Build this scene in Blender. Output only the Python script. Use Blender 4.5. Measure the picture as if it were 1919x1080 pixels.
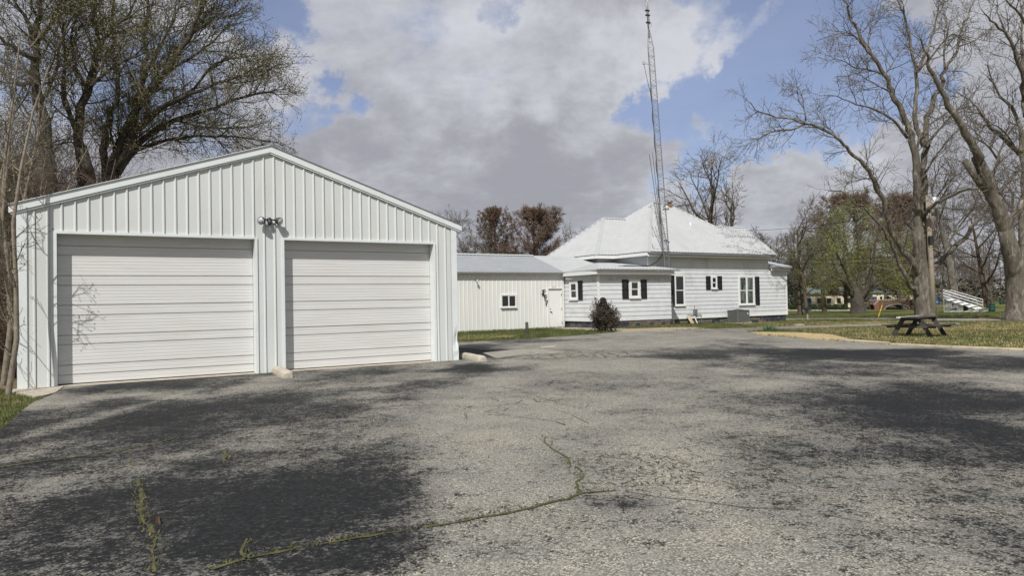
import bpy, bmesh, math, random
import numpy as np
from mathutils import Vector, Matrix

# ------------------------------------------------------------------ scene, camera, sky, sun
scn = bpy.context.scene
col = scn.collection
for o in list(bpy.data.objects):
    bpy.data.objects.remove(o)
F_PX, PITCH, ROLL, CAM_H = 1310.0, 0.0202, 0.0200, 1.53
CX, CY = 959.5, 540.0
cam_d = bpy.data.cameras.new('camera')
cam = bpy.data.objects.new('camera', cam_d)
col.objects.link(cam)
cam_d.sensor_width = 36.0
cam_d.lens = F_PX / 1919.0 * 36.0
cam_d.clip_start = 0.1
cam_d.clip_end = 5000
_f = Vector((0, math.cos(PITCH), math.sin(PITCH)))
_u0 = Vector((0, -math.sin(PITCH), math.cos(PITCH)))
_r0 = Vector((1, 0, 0))
_r = _r0 * math.cos(ROLL) - _u0 * math.sin(ROLL)
_u = _r0 * math.sin(ROLL) + _u0 * math.cos(ROLL)
m3 = Matrix((_r, _u, -_f)).transposed()
cam.matrix_world = Matrix.Translation((0, 0, CAM_H)) @ m3.to_4x4()
scn.camera = cam

scn.view_settings.view_transform = 'Standard'
scn.view_settings.look = 'None'
scn.view_settings.gamma = 1.0
scn.view_settings.exposure = 0.0
scn.view_settings.use_curve_mapping = False

TH = math.radians(31.46)                    # direction of all the building fronts
D1 = Vector((math.cos(TH), math.sin(TH), 0))
NN = Vector((-math.sin(TH), math.cos(TH), 0))
ORG = Vector((-9.57, 13.52, 0))
SUN_A, SUN_E = math.radians(44), math.radians(48)
travel = (D1 * math.sin(SUN_A) + NN * math.cos(SUN_A)) * math.cos(SUN_E) + Vector((0, 0, -math.sin(SUN_E)))
sun_d = bpy.data.lights.new('sun', 'SUN')
sun_d.energy = 4.8
sun_d.angle = math.radians(0.53)
sun_d.color = (1.0, 0.965, 0.91)
sun = bpy.data.objects.new('sun', sun_d)
col.objects.link(sun)
sun.rotation_euler = travel.to_track_quat('-Z', 'Y').to_euler()
sun.location = (0, 0, 60)

def pix_dir(px, py):
    a, b = px - CX, py - CY
    c, s = math.cos(ROLL), math.sin(ROLL)
    x, y = c * a - s * b, s * a + c * b
    u, v = x / F_PX, -y / F_PX
    return Vector((u, math.cos(PITCH) - v * math.sin(PITCH), math.sin(PITCH) + v * math.cos(PITCH)))

world = bpy.data.worlds.new('World')
scn.world = world
world.use_nodes = True
nt = world.node_tree
nt.nodes.clear()
class NG:
    """small helper that writes shader-node arithmetic"""
    def __init__(s, nt): s.nt = nt; s.L = nt.links
    def n(s, t, **kw):
        nd = s.nt.nodes.new(t)
        for k, v in kw.items(): setattr(nd, k, v)
        return nd
    def put(s, sock, v):
        if v is None: return
        if isinstance(v, (int, float)): sock.default_value = v
        elif isinstance(v, (tuple, list, Vector)):
            v = tuple(v)
            if len(sock.default_value) == 4 and len(v) == 3: v = v + (1.0,)
            sock.default_value = v
        else: s.L.new(v, sock)
    def m(s, op, a, b=None, c=None, clamp=False):
        nd = s.n('ShaderNodeMath', operation=op, use_clamp=clamp)
        s.put(nd.inputs[0], a); s.put(nd.inputs[1], b); s.put(nd.inputs[2], c)
        return nd.outputs[0]
    def v(s, op, a, b=None):
        nd = s.n('ShaderNodeVectorMath', operation=op)
        s.put(nd.inputs[0], a); s.put(nd.inputs[1], b)
        return nd.outputs['Value'] if op in ('DOT_PRODUCT', 'LENGTH') else nd.outputs[0]
    def noise(s, vec, scale, detail=4, rough=0.55, dist=0.0):
        nd = s.n('ShaderNodeTexNoise')
        s.put(nd.inputs['Vector'], vec); nd.inputs['Scale'].default_value = scale
        nd.inputs['Detail'].default_value = detail; nd.inputs['Roughness'].default_value = rough
        nd.inputs['Distortion'].default_value = dist
        return nd.outputs[0]
    def ramp(s, x, a, b, lo=0.0, hi=1.0, smooth=True):
        nd = s.n('ShaderNodeMapRange', interpolation_type='SMOOTHSTEP' if smooth else 'LINEAR')
        s.put(nd.inputs[0], x)
        for i, q in enumerate((a, b, lo, hi)): s.put(nd.inputs[i + 1], q)
        return nd.outputs[0]
    def mix(s, f, a, b, blend='MIX'):
        nd = s.n('ShaderNodeMix', data_type='RGBA', blend_type=blend)
        s.put(nd.inputs[0], f); s.put(nd.inputs[6], a); s.put(nd.inputs[7], b)
        return nd.outputs[2]
    def scalev(s, vec, sc):
        nd = s.n('ShaderNodeMapping'); s.put(nd.inputs[0], vec); nd.inputs['Scale'].default_value = sc
        return nd.outputs[0]

g = NG(nt)
sky = g.n('ShaderNodeTexSky', sky_type='NISHITA')
sky.sun_disc = False
sky.sun_elevation = SUN_E
sky.sun_rotation = math.atan2(-travel.x, -travel.y)
sky.air_density = 1.0; sky.dust_density = 1.5; sky.ozone_density = 1.0
tc = g.n('ShaderNodeTexCoord')
dr = g.v('NORMALIZE', tc.outputs['Generated'])
sep = g.n('ShaderNodeSeparateXYZ'); g.L.new(dr, sep.inputs[0])
dz = g.m('MAXIMUM', sep.outputs[2], 0.0)
k = g.m('DIVIDE', 1.0, g.m('ADD', dz, 0.30))
_wn = g.n('ShaderNodeTexNoise'); g.L.new(dr, _wn.inputs['Vector']); _wn.inputs['Scale'].default_value = 6.5; _wn.inputs['Detail'].default_value = 8; _wn.inputs['Roughness'].default_value = 0.62
_wv = g.n('ShaderNodeVectorMath', operation='SCALE'); g.L.new(g.v('SUBTRACT', _wn.outputs['Color'], (0.5, 0.5, 0.5)), _wv.inputs[0]); _wv.inputs[3].default_value = 0.30
drw = g.v('NORMALIZE', g.v('ADD', dr, _wv.outputs[0]))
pl = g.n('ShaderNodeCombineXYZ')
g.L.new(g.m('MULTIPLY', sep.outputs[0], k), pl.inputs[0]); g.L.new(g.m('MULTIPLY', sep.outputs[1], k), pl.inputs[1])
pl.inputs[2].default_value = 4.3
P2 = g.scalev(pl.outputs[0], (1.9, 1.9, 1.0))
cov = g.m('ADD', g.noise(P2, 1.05, 9, 0.60, 0.25), g.m('MULTIPLY', g.m('SUBTRACT', g.noise(P2, 4.6, 6, 0.62, 0.3), 0.5), 0.34))
cov = g.m('ADD', cov, 0.36)
# openings in the deck (and the bright bank right of the mast), by direction
for px, py, rad, w in [(1530, 90, 6.0, -.62), (1490, 215, 5.0, -.50), (1330, 235, 4.5, -.42), (1400, 290, 3.0, -.30), (1310, 8, 3.6, -.46), (945, 32, 1.8, -.27),
                       (565, 215, 2.2, -.36), (450, 0, 3.0, -.36), (1265, 190, 2.6, -.28), (40, 60, 6, -.25), (300, 190, 4.0, -.30), (1640, 120, 3, -.2), (1235, 290, 2.6, -.26), (1560, 260, 4, -.25),
                       (1230, 110, 5.0, .12), (1390, 95, 3.0, .34), (1340, 275, 1.6, .25), (1450, 380, 4.0, .35), (1640, 330, 5, .25)]:
    dd = pix_dir(px, py).normalized()
    dot = g.v('DOT_PRODUCT', drw, tuple(dd))
    cov = g.m('ADD', cov, g.ramp(dot, math.cos(math.radians(rad * 1.5)), 1.0, 0.0, w))
mask = g.ramp(cov, 0.41, 0.74, 0.16, 1.0)
low = g.ramp(dz, 0.02, 0.16, 1.0, 0.0)
mask = g.m('MAXIMUM', mask, g.m('MULTIPLY', low, 0.85))
br = g.m('ADD', g.m('MULTIPLY', g.noise(g.v('ADD', P2, (3.1, 1.7, 0.4)), 1.5, 9, 0.60, 0.35), 1.0),
         g.m('MULTIPLY', g.m('SUBTRACT', g.noise(g.v('ADD', P2, (7.1, 2.2, 3.4)), 5.0, 7, 0.62, 0.2), 0.5), 0.5))
thick = g.ramp(cov, 0.62, 1.05)
br = g.m('SUBTRACT', br, g.m('MULTIPLY', thick, 0.10))
for px, py, rad, w in [(930, 110, 4.5, .26), (640, 80, 7, .10), (800, 330, 5.5, .10), (620, 255, 4, -.16), (400, 60, 5, .05), (930, 250, 4, -.04), (900, 390, 7, -.10), (1060, 350, 6, -.08), (1330, 70, 6, .25), (1180, 200, 5, .14), (1500, 340, 5, .1)]:
    dd = pix_dir(px, py).normalized()
    br = g.m('ADD', br, g.ramp(g.v('DOT_PRODUCT', drw, tuple(dd)), math.cos(math.radians(rad * 1.5)), 1.0, 0.0, w))
cc = g.mix(g.ramp(br, 0.22, 0.90, smooth=True), (0.355, 0.362, 0.405), (0.635, 0.65, 0.705))
bg1 = g.n('ShaderNodeBackground'); g.L.new(g.mix(1.0, sky.outputs[0], (0.98, 0.90, 1.0), 'MULTIPLY'), bg1.inputs[0]); bg1.inputs[1].default_value = 0.12
bg2 = g.n('ShaderNodeBackground'); g.L.new(cc, bg2.inputs[0]); bg2.inputs[1].default_value = 1.0
ms = g.n('ShaderNodeMixShader'); g.L.new(mask, ms.inputs[0]); g.L.new(bg1.outputs[0], ms.inputs[1]); g.L.new(bg2.outputs[0], ms.inputs[2])
wo = g.n('ShaderNodeOutputWorld'); g.L.new(ms.outputs[0], wo.inputs[0])

# ------------------------------------------------------------------ places
def ss(x):
    x = np.clip(x, 0, 1); return x * x * (3 - 2 * x)
def zg(x, y):
    """height of the ground"""
    a = 0.15 * ss((y - 19.0) / 16.0) * (1 - ss((x - 7.0) / 9.0))
    b = -0.02 * np.clip(y - 46.0, 0, 39.0)
    return a + b
def FR(s, n, z=0.0):
    return ORG + D1 * s + NN * n + Vector((0, 0, z))
def G(px, py, up=0.0):
    """point of the ground seen at a pixel"""
    d = pix_dir(px, py)
    t, z = 0.0, 0.0
    for _ in range(40):
        t = min((z - CAM_H) / min(d.z, -1e-4), 900)
        z2 = float(zg(d.x * t, d.y * t))
        if abs(z2 - z) < 1e-5: break
        z += (z2 - z) * 0.6
    return Vector((d.x * t, d.y * t, float(zg(d.x * t, d.y * t)) + up))
def AT(px, py, Y):
    d = pix_dir(px, py); t = Y / d.y
    return Vector((d.x * t, Y, CAM_H + d.z * t))
def on_ground(x, y): return Vector((x, y, float(zg(x, y))))

# ------------------------------------------------------------------ materials
MATS = {}
def mat(name, color, rough=0.6, var=0.12, scale=6.0, bump=0.0, bscale=60.0, metallic=0.0, dirt=None, dirt_amt=0.0, dirt_scale=1.2, stretch=(1, 1, 1), spec=0.4):
    if name in MATS: return MATS[name]
    m = bpy.data.materials.new(name); m.use_nodes = True
    q = NG(m.node_tree); b = m.node_tree.nodes['Principled BSDF']
    pos = q.n('ShaderNodeNewGeometry').outputs['Position']
    vec = q.scalev(pos, stretch) if stretch != (1, 1, 1) else pos
    nz = q.noise(vec, scale, 5, 0.6)
    f = q.ramp(nz, 0.25, 0.75, 1 - var, 1 + var, False)
    c = q.mix(1.0, color, f, 'MULTIPLY')
    cn = q.n('ShaderNodeVectorMath', operation='SCALE'); q.put(cn.inputs[0], tuple(color)); q.L.new(f, cn.inputs[3])
    c = cn.outputs[0]
    if dirt is not None:
        dn = q.ramp(q.noise(vec, dirt_scale, 8, 0.65, 0.3), 0.48, 0.74)
        c = q.mix(q.m('MULTIPLY', dn, dirt_amt), c, dirt)
    q.L.new(c, b.inputs['Base Color'])
    b.inputs['Roughness'].default_value = rough
    b.inputs['Metallic'].default_value = metallic
    b.inputs['Specular IOR Level'].default_value = spec
    if bump > 0:
        bp = q.n('ShaderNodeBump'); bp.inputs['Strength'].default_value = bump; bp.inputs['Distance'].default_value = 0.02
        q.L.new(q.noise(vec, bscale, 4, 0.6), bp.inputs['Height']); q.L.new(bp.outputs[0], b.inputs['Normal'])
    MATS[name] = m
    return m
mat('white_metal', (0.57, 0.595, 0.585), 0.45, 0.05, 1.5, 0.08, 9, dirt=(0.50, 0.49, 0.45), dirt_amt=0.35, dirt_scale=1.6, stretch=(1, 1, 0.35))
mat('white_trim', (0.66, 0.70, 0.70), 0.42, 0.05, 2, 0.06, 12, dirt=(0.45, 0.46, 0.45), dirt_amt=0.25, dirt_scale=2.5)
mat('door_white', (0.61, 0.612, 0.60), 0.5, 0.05, 2, 0.03, 10, dirt=(0.55, 0.53, 0.47), dirt_amt=0.45, dirt_scale=1.5, stretch=(0.5, 0.5, 3.5))
mat('annex_metal', (0.66, 0.67, 0.65), 0.5, 0.05, 2, 0.05, 10, dirt=(0.55, 0.53, 0.48), dirt_amt=0.3, stretch=(1, 1, .3))
mat('roof_galv', (0.36, 0.38, 0.40), 0.42, 0.10, 3, 0.05, 10, metallic=0.35, dirt=(0.25, 0.25, 0.26), dirt_amt=0.3)
mat('roof_white', (0.405, 0.42, 0.425), 0.5, 0.06, 2, 0.05, 10, dirt=(0.31, 0.31, 0.30), dirt_amt=0.35, dirt_scale=0.7)
mat('siding', (0.60, 0.625, 0.64), 0.6, 0.06, 3, 0.15, 30, dirt=(0.40, 0.41, 0.42), dirt_amt=0.75, dirt_scale=0.6, stretch=(1, 1, 1.2))
mat('siding_bare', (0.45, 0.46, 0.47), 0.75, 0.2, 6, 0.2, 30, dirt=(0.7, 0.7, 0.7), dirt_amt=0.7, dirt_scale=2.5)
mat('white_wood', (0.70, 0.71, 0.70), 0.55, 0.05, 4, 0.05, 20)
mat('shutter_black', (0.010, 0.011, 0.015), 0.55, 0.2, 8)
mat('foundation_paint', (0.035, 0.042, 0.060), 0.75, 0.35, 5, 0.4, 18, dirt=(0.22, 0.20, 0.18), dirt_amt=0.6, dirt_scale=3)
mat('foundation_stone', (0.135, 0.115, 0.10), 0.85, 0.35, 4, 0.4, 20)
mat('soffit_grey', (0.40, 0.40, 0.40), 0.7, 0.1)
mat('gutter_dark', (0.16, 0.165, 0.17), 0.5, 0.2, 6)
mat('concrete', (0.42, 0.38, 0.31), 0.85, 0.18, 7, 0.3, 45, dirt=(0.22, 0.20, 0.16), dirt_amt=0.5, dirt_scale=4)
mat('kerb_concrete', (0.40, 0.345, 0.25), 0.9, 0.25, 3, 0.4, 30, dirt=(0.20, 0.18, 0.11), dirt_amt=0.6, dirt_scale=2.0)
mat('rubber_black', (0.012, 0.012, 0.013), 0.6, 0.2)
mat('plastic_dark', (0.03, 0.031, 0.033), 0.4, 0.15)
mat('lamp_glass', (0.45, 0.46, 0.48), 0.15, 0.05)
mat('galv', (0.24, 0.245, 0.25), 0.5, 0.15, 8, metallic=0.55)
mat('galv_light', (0.62, 0.63, 0.65), 0.35, 0.10, 8, metallic=0.5)
mat('rust', (0.17, 0.085, 0.045), 0.85, 0.3, 12, 0.3, 60)
mat('ac_grey', (0.13, 0.135, 0.13), 0.5, 0.12, 6)
mat('wood_pole', (0.30, 0.26, 0.20), 0.85, 0.15, 4, 0.3, 30, stretch=(6, 6, .5))
mat('wood_weathered', (0.055, 0.050, 0.045), 0.85, 0.3, 5, 0.3, 40, dirt=(0.20, 0.18, 0.15), dirt_amt=0.6, dirt_scale=3)
mat('wood_pale_sunlit', (0.62, 0.60, 0.55), 0.8, 0.15, 5, 0.2, 40)
mat('wood_tan', (0.42, 0.34, 0.24), 0.8, 0.2, 5)
mat('drum_green', (0.012, 0.055, 0.045), 0.45, 0.2, 5)
mat('yellow_guard', (0.62, 0.42, 0.07), 0.5, 0.1)
mat('brick_red', (0.11, 0.062, 0.042), 0.85, 0.3, 6, 0.2, 30)
mat('brick_orange', (0.21, 0.10, 0.05), 0.85, 0.2, 6, 0.2, 30)
mat('stone_pale', (0.27, 0.245, 0.21), 0.85, 0.2, 5)
mat('cream_wall', (0.62, 0.55, 0.40), 0.7, 0.08, 2)
mat('far_white', (0.70, 0.70, 0.68), 0.7, 0.06, 2)
mat('roof_green', (0.12, 0.155, 0.145), 0.6, 0.15, 3)
mat('roof_dark', (0.10, 0.10, 0.105), 0.7, 0.15, 3)
mat('blue_paint', (0.04, 0.10, 0.20), 0.5, 0.2)
mat('red_dull', (0.20, 0.09, 0.10), 0.5, 0.2)
mat('grill_black', (0.015, 0.015, 0.015), 0.7, 0.2)
mat('bark_grey', (0.105, 0.092, 0.074), 0.92, 0.6, 7, 1.0, 16, stretch=(1, 1, .3), dirt=(0.33, 0.31, 0.26), dirt_amt=0.8, dirt_scale=5)
mat('bark_dark', (0.060, 0.052, 0.042), 0.9, 0.35, 6, 0.6, 20, stretch=(1, 1, .35))
mat('bark_brown', (0.085, 0.062, 0.044), 0.9, 0.3, 6, 0.4, 20, stretch=(1, 1, .35))
mat('bark_sapling', (0.21, 0.18, 0.14), 0.85, 0.35, 12, 0.3, 40, dirt=(0.08, 0.06, 0.045), dirt_amt=0.8, dirt_scale=5)
mat('twig_grey', (0.105, 0.092, 0.074), 0.9, 0.25, 3)
mat('twig_olive', (0.105, 0.090, 0.060), 0.9, 0.25, 3)
mat('twig_red', (0.125, 0.085, 0.060), 0.9, 0.25, 3)
mat('twig_dist', (0.125, 0.105, 0.088), 0.9, 0.2, .5)
mat('cyp_needles', (0.155, 0.095, 0.066), 0.9, 0.3, .8)
mat('bud_olive', (0.15, 0.14, 0.05), 0.8, 0.4, 2)
mat('bud_brown', (0.10, 0.08, 0.05), 0.8, 0.4, 2)
mat('leaf_willow', (0.19, 0.215, 0.05), 0.8, 0.3, 1)
mat('leaf_evergreen', (0.030, 0.040, 0.022), 0.8, 0.4, 2)
mat('leaf_hedge', (0.028, 0.045, 0.016), 0.8, 0.4, 3)
mat('leaf_shrub', (0.040, 0.034, 0.028), 0.75, 0.5, 6)
mat('grass_blade', (0.062, 0.085, 0.022), 0.85, 0.5, 1.3, dirt=(0.22, 0.17, 0.085), dirt_amt=1.0, dirt_scale=1.1)
mat('grass_dry', (0.34, 0.27, 0.14), 0.85, 0.3, 2)
mat('moss', (0.060, 0.062, 0.022), 0.95, 0.6, 14, dirt=(0.15, 0.12, 0.065), dirt_amt=0.95, dirt_scale=3.5)
mat('moss_blade', (0.070, 0.074, 0.024), 0.9, 0.6, 5, dirt=(0.26, 0.20, 0.10), dirt_amt=1.0, dirt_scale=3.0)
mat('crack_earth', (0.055, 0.047, 0.034), 0.95, 0.4, 10, dirt=(0.085, 0.10, 0.03), dirt_amt=0.9, dirt_scale=2.2)
mat('leaf_litter', (0.15, 0.10, 0.065), 0.9, 0.4, 9)
mat('number_tan', (0.55, 0.49, 0.36), 0.6, 0.05)
mat('hinge_dark', (0.12, 0.12, 0.12), 0.4, 0.1, metallic=0.5)
mat('curtain', (0.20, 0.23, 0.21), 0.9, 0.15, 8, stretch=(4, 4, .4))
mat('cable_black', (0.012, 0.012, 0.012), 0.6, 0.1)
def glass(name='window_glass'):
    m = bpy.data.materials.new(name); m.use_nodes = True
    b = m.node_tree.nodes['Principled BSDF']; q = NG(m.node_tree)
    nz = q.noise(q.n('ShaderNodeNewGeometry').outputs['Position'], 3.0, 3)
    q.L.new(q.mix(nz, (0.008, 0.009, 0.010), (0.030, 0.034, 0.034)), b.inputs['Base Color'])
    b.inputs['Roughness'].default_value = 0.08; b.inputs['Specular IOR Level'].default_value = 0.6
    MATS[name] = m
glass()

# ------------------------------------------------------------------ mesh helpers
W = {}
def link(o, parent=None, loc=None):
    col.objects.link(o)
    if parent is not None:
        o.parent = parent; W[o.name] = W[parent.name]
    else:
        W[o.name] = Vector(loc) if loc is not None else Vector((0, 0, 0))
        o.location = W[o.name]
    return o
def tag(o, label=None, cat=None, group=None, kind=None):
    if label: o['label'] = label
    if cat: o['category'] = cat
    if group: o['group'] = group
    if kind: o['kind'] = kind
    return o
def thing(name, loc, label, cat, group=None):
    o = bpy.data.objects.new(name, None); o.empty_display_size = 0.3
    link(o, None, loc)
    return tag(o, label, cat, group)

class MB:
    def __init__(s): s.v = []; s.f = []; s.sm = False
    def face(s, pts):
        i = len(s.v); s.v.extend(pts); s.f.append(tuple(range(i, i + len(pts))))
    def hexa(s, c):     # eight corners: bottom four then top four (counter-clockwise)
        i = len(s.v); s.v.extend(c)
        for q in ((0, 3, 2, 1), (4, 5, 6, 7), (0, 1, 5, 4), (1, 2, 6, 5), (2, 3, 7, 6), (3, 0, 4, 7)):
            s.f.append(tuple(i + k for k in q))
        return s
    def fbox(s, s0, s1, n0, n1, z0, z1):      # box in the building frame
        return s.hexa([FR(s0, n0, z0), FR(s1, n0, z0), FR(s1, n1, z0), FR(s0, n1, z0), FR(s0, n0, z1), FR(s1, n0, z1), FR(s1, n1, z1), FR(s0, n1, z1)])
    def box(s, c, size, ax=None, ay=None, az=None):
        c = Vector(c); ax = ax or Vector((1, 0, 0)); ay = ay or Vector((0, 1, 0)); az = az or Vector((0, 0, 1))
        a, b, e = ax * size[0] / 2, ay * size[1] / 2, az * size[2] / 2
        return s.hexa([c - a - b - e, c + a - b - e, c + a + b - e, c - a + b - e, c - a - b + e, c + a - b + e, c + a + b + e, c - a + b + e])
    def bar(s, p, q, w, t=None, up=Vector((0, 0, 1))):
        p, q = Vector(p), Vector(q); d = q - p; L = d.length; d.normalize()
        x = d.cross(up)
        if x.length < 1e-3: x = d.cross(Vector((1, 0, 0)))
        x.normalize(); y = x.cross(d)
        return s.box((p + q) / 2, (L, w, t or w), d, x, y)
    def tube(s, pts, rad, n=6, cap=True):
        pts = [Vector(p) for p in pts]
        if isinstance(rad, (int, float)): rad = [rad] * len(pts)
        i0 = len(s.v); ref = None
        for k, p in enumerate(pts):
            d = (pts[min(k + 1, len(pts) - 1)] - pts[max(k - 1, 0)])
            if d.length < 1e-9: d = Vector((0, 0, 1))
            d.normalize()
            if ref is None: ref = d.orthogonal()
            x = ref - d * ref.dot(d)
            if x.length < 1e-4: x = d.orthogonal()
            x.normalize(); y = d.cross(x); ref = x
            for a in range(n):
                t = 2 * math.pi * a / n
                s.v.append(p + (x * math.cos(t) + y * math.sin(t)) * rad[k])
        for k in range(len(pts) - 1):
            for a in range(n):
                b = (a + 1) % n
                s.f.append((i0 + k * n + a, i0 + k * n + b, i0 + (k + 1) * n + b, i0 + (k + 1) * n + a))
        if cap:
            s.f.append(tuple(i0 + a for a in reversed(range(n))))
            e = i0 + (len(pts) - 1) * n
            s.f.append(tuple(e + a for a in range(n)))
        return s
    def lathe(s, base, prof, n=16):        # prof: (radius, z)
        base = Vector(base); i0 = len(s.v)
        for r, z in prof:
            for a in range(n):
                t = 2 * math.pi * a / n; s.v.append(base + Vector((r * math.cos(t), r * math.sin(t), z)))
        for k in range(len(prof) - 1):
            for a in range(n):
                b = (a + 1) % n
                s.f.append((i0 + k * n + a, i0 + k * n + b, i0 + (k + 1) * n + b, i0 + (k + 1) * n + a))
        s.f.append(tuple(i0 + a for a in reversed(range(n))))
        s.f.append(tuple(i0 + (len(prof) - 1) * n + a for a in range(n)))
        return s
    def extr(s, poly, vec):               # polygon in space pushed along vec
        poly = [Vector(p) for p in poly]; vec = Vector(vec); n = len(poly); i = len(s.v)
        s.v.extend(poly); s.v.extend([p + vec for p in poly])
        s.f.append(tuple(i + a for a in reversed(range(n)))); s.f.append(tuple(i + n + a for a in range(n)))
        for a in range(n):
            b = (a + 1) % n; s.f.append((i + a, i + b, i + n + b, i + n + a))
        return s
    def leaf(s, p, size, rng, flat=0.0):
        a = Vector((rng.uniform(-1, 1), rng.uniform(-1, 1), rng.uniform(-1, 1) * (1 - flat))).normalized()
        b = a.orthogonal().normalized(); q = a.cross(b)
        t = rng.uniform(0, 6.28); b, q = b * math.cos(t) + q * math.sin(t), q * math.cos(t) - b * math.sin(t)
        i = len(s.v); w = size * 0.5
        s.v.extend((p - b * w, p + q * w * 0.55, p + b * w, p - q * w * 0.55)); s.f.append((i, i + 1, i + 2, i + 3))
    def build(s, name, m, parent=None, smooth=False, loc=None, recalc=False):
        off = W[parent.name] if parent is not None else (Vector(loc) if loc is not None else Vector((0, 0, 0)))
        me = bpy.data.meshes.new(name)
        va = np.array([tuple(p) for p in s.v], dtype=np.float32) - np.array(tuple(off), dtype=np.float32)
        lens = np.array([len(f) for f in s.f], dtype=np.int32)
        me.vertices.add(len(va)); me.vertices.foreach_set('co', va.ravel())
        me.loops.add(int(lens.sum())); me.loops.foreach_set('vertex_index', np.fromiter((i for f in s.f for i in f), dtype=np.int32))
        me.polygons.add(len(lens)); st = np.zeros(len(lens), dtype=np.int32); st[1:] = np.cumsum(lens)[:-1]
        me.polygons.foreach_set('loop_start', st); me.polygons.foreach_set('loop_total', lens)
        me.polygons.foreach_set('use_smooth', np.full(len(lens), bool(smooth)))
        me.update(calc_edges=True); me.validate()
        if recalc:
            bm = bmesh.new(); bm.from_mesh(me); bmesh.ops.recalc_face_normals(bm, faces=bm.faces); bm.to_mesh(me); bm.free()
        me.materials.append(MATS[m] if isinstance(m, str) else m)
        o = bpy.data.objects.new(name, me)
        return link(o, parent, loc)
def base_loc(s): return s

def clip_u(poly, c, keep_ge, ax=0):
    out = []; n = len(poly)
    for i in range(n):
        a, b = poly[i], poly[(i + 1) % n]
        ia = (a[ax] >= c) if keep_ge else (a[ax] <= c)
        ib = (b[ax] >= c) if keep_ge else (b[ax] <= c)
        if ia: out.append(a)
        if ia != ib:
            t = (c - a[ax]) / (b[ax] - a[ax]); out.append((a[0] + (b[0] - a[0]) * t, a[1] + (b[1] - a[1]) * t))
    return out
def strip(poly, u0, u1):
    p = clip_u(poly, u0, True)
    return clip_u(p, u1, False) if len(p) > 2 else []
def sheets(parent, name, m, poly, mp, width, pitch, rib_w=0.05, rib_h=0.02, phase=0.0, minors=0, jit=0.0, seed=1):
    """ribbed metal sheets: one mesh per sheet of the given width, clipped to a polygon in (u, v); mp(u, v, h) -> point"""
    rng = random.Random(seed)
    us = [p[0] for p in poly]; lo, hi = min(us), max(us)
    k = math.floor((lo - phase) / width)
    while phase + k * width < hi - 1e-4:
        a, b = max(lo, phase + k * width), min(hi, phase + (k + 1) * width); k += 1
        if b - a < 0.004: continue
        br = []                                       # (u, height)
        j = math.floor((a - phase) / pitch) - 1
        while phase + j * pitch < b + pitch:
            c = phase + j * pitch; j += 1
            br += [(c - rib_w, 0), (c - rib_w * 0.62, rib_h), (c - rib_w * 0.25, rib_h), (c - 0.004, 0)]
            for q in range(minors):
                e = c + (pitch - rib_w) * (q + 1) / (minors + 1)
                br += [(e - .012, 0), (e - .004, .0035), (e + .004, .0035), (e + .012, 0)]
        br.sort()
        mb = MB(); dj = rng.uniform(-jit, jit)
        for (u0, h0), (u1, h1) in zip(br[:-1], br[1:]):
            x0, x1 = max(u0, a), min(u1, b)
            if x1 - x0 < 1e-4: continue
            pp = strip(poly, x0, x1)
            if len(pp) < 3: continue
            mb.face([mp(u, v, dj + h0 + (h1 - h0) * (u - u0) / (u1 - u0)) for u, v in pp])
        if mb.f: mb.build(name, m, parent)
def boards(parent, mp, u0, u1, v0, v1, pitch, m='siding', name='siding_board', top=None, bare=(), seed=3):
    """clapboards, one mesh each, with the lower edge proud; top(v) may shorten a board: returns (ua, ub)"""
    rng = random.Random(seed); v = v0; i = 0
    while v < v1 - 0.03:
        w = min(v + pitch, v1); a, b = (u0, u1) if top is None else top((v + w) / 2)
        j = rng.uniform(-.002, .002); mb = MB(); lo, hi = v - 0.006, w + 0.004
        c = [mp(a, lo, 0), mp(b, lo, 0), mp(b, lo, .024 + j), mp(a, lo, .024 + j), mp(a, hi, 0), mp(b, hi, 0), mp(b, hi, .004 + j), mp(a, hi, .004 + j)]
        mb.hexa(c); mb.build(name, 'siding_bare' if i in bare else m, parent, recalc=True)
        v += pitch; i += 1

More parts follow.
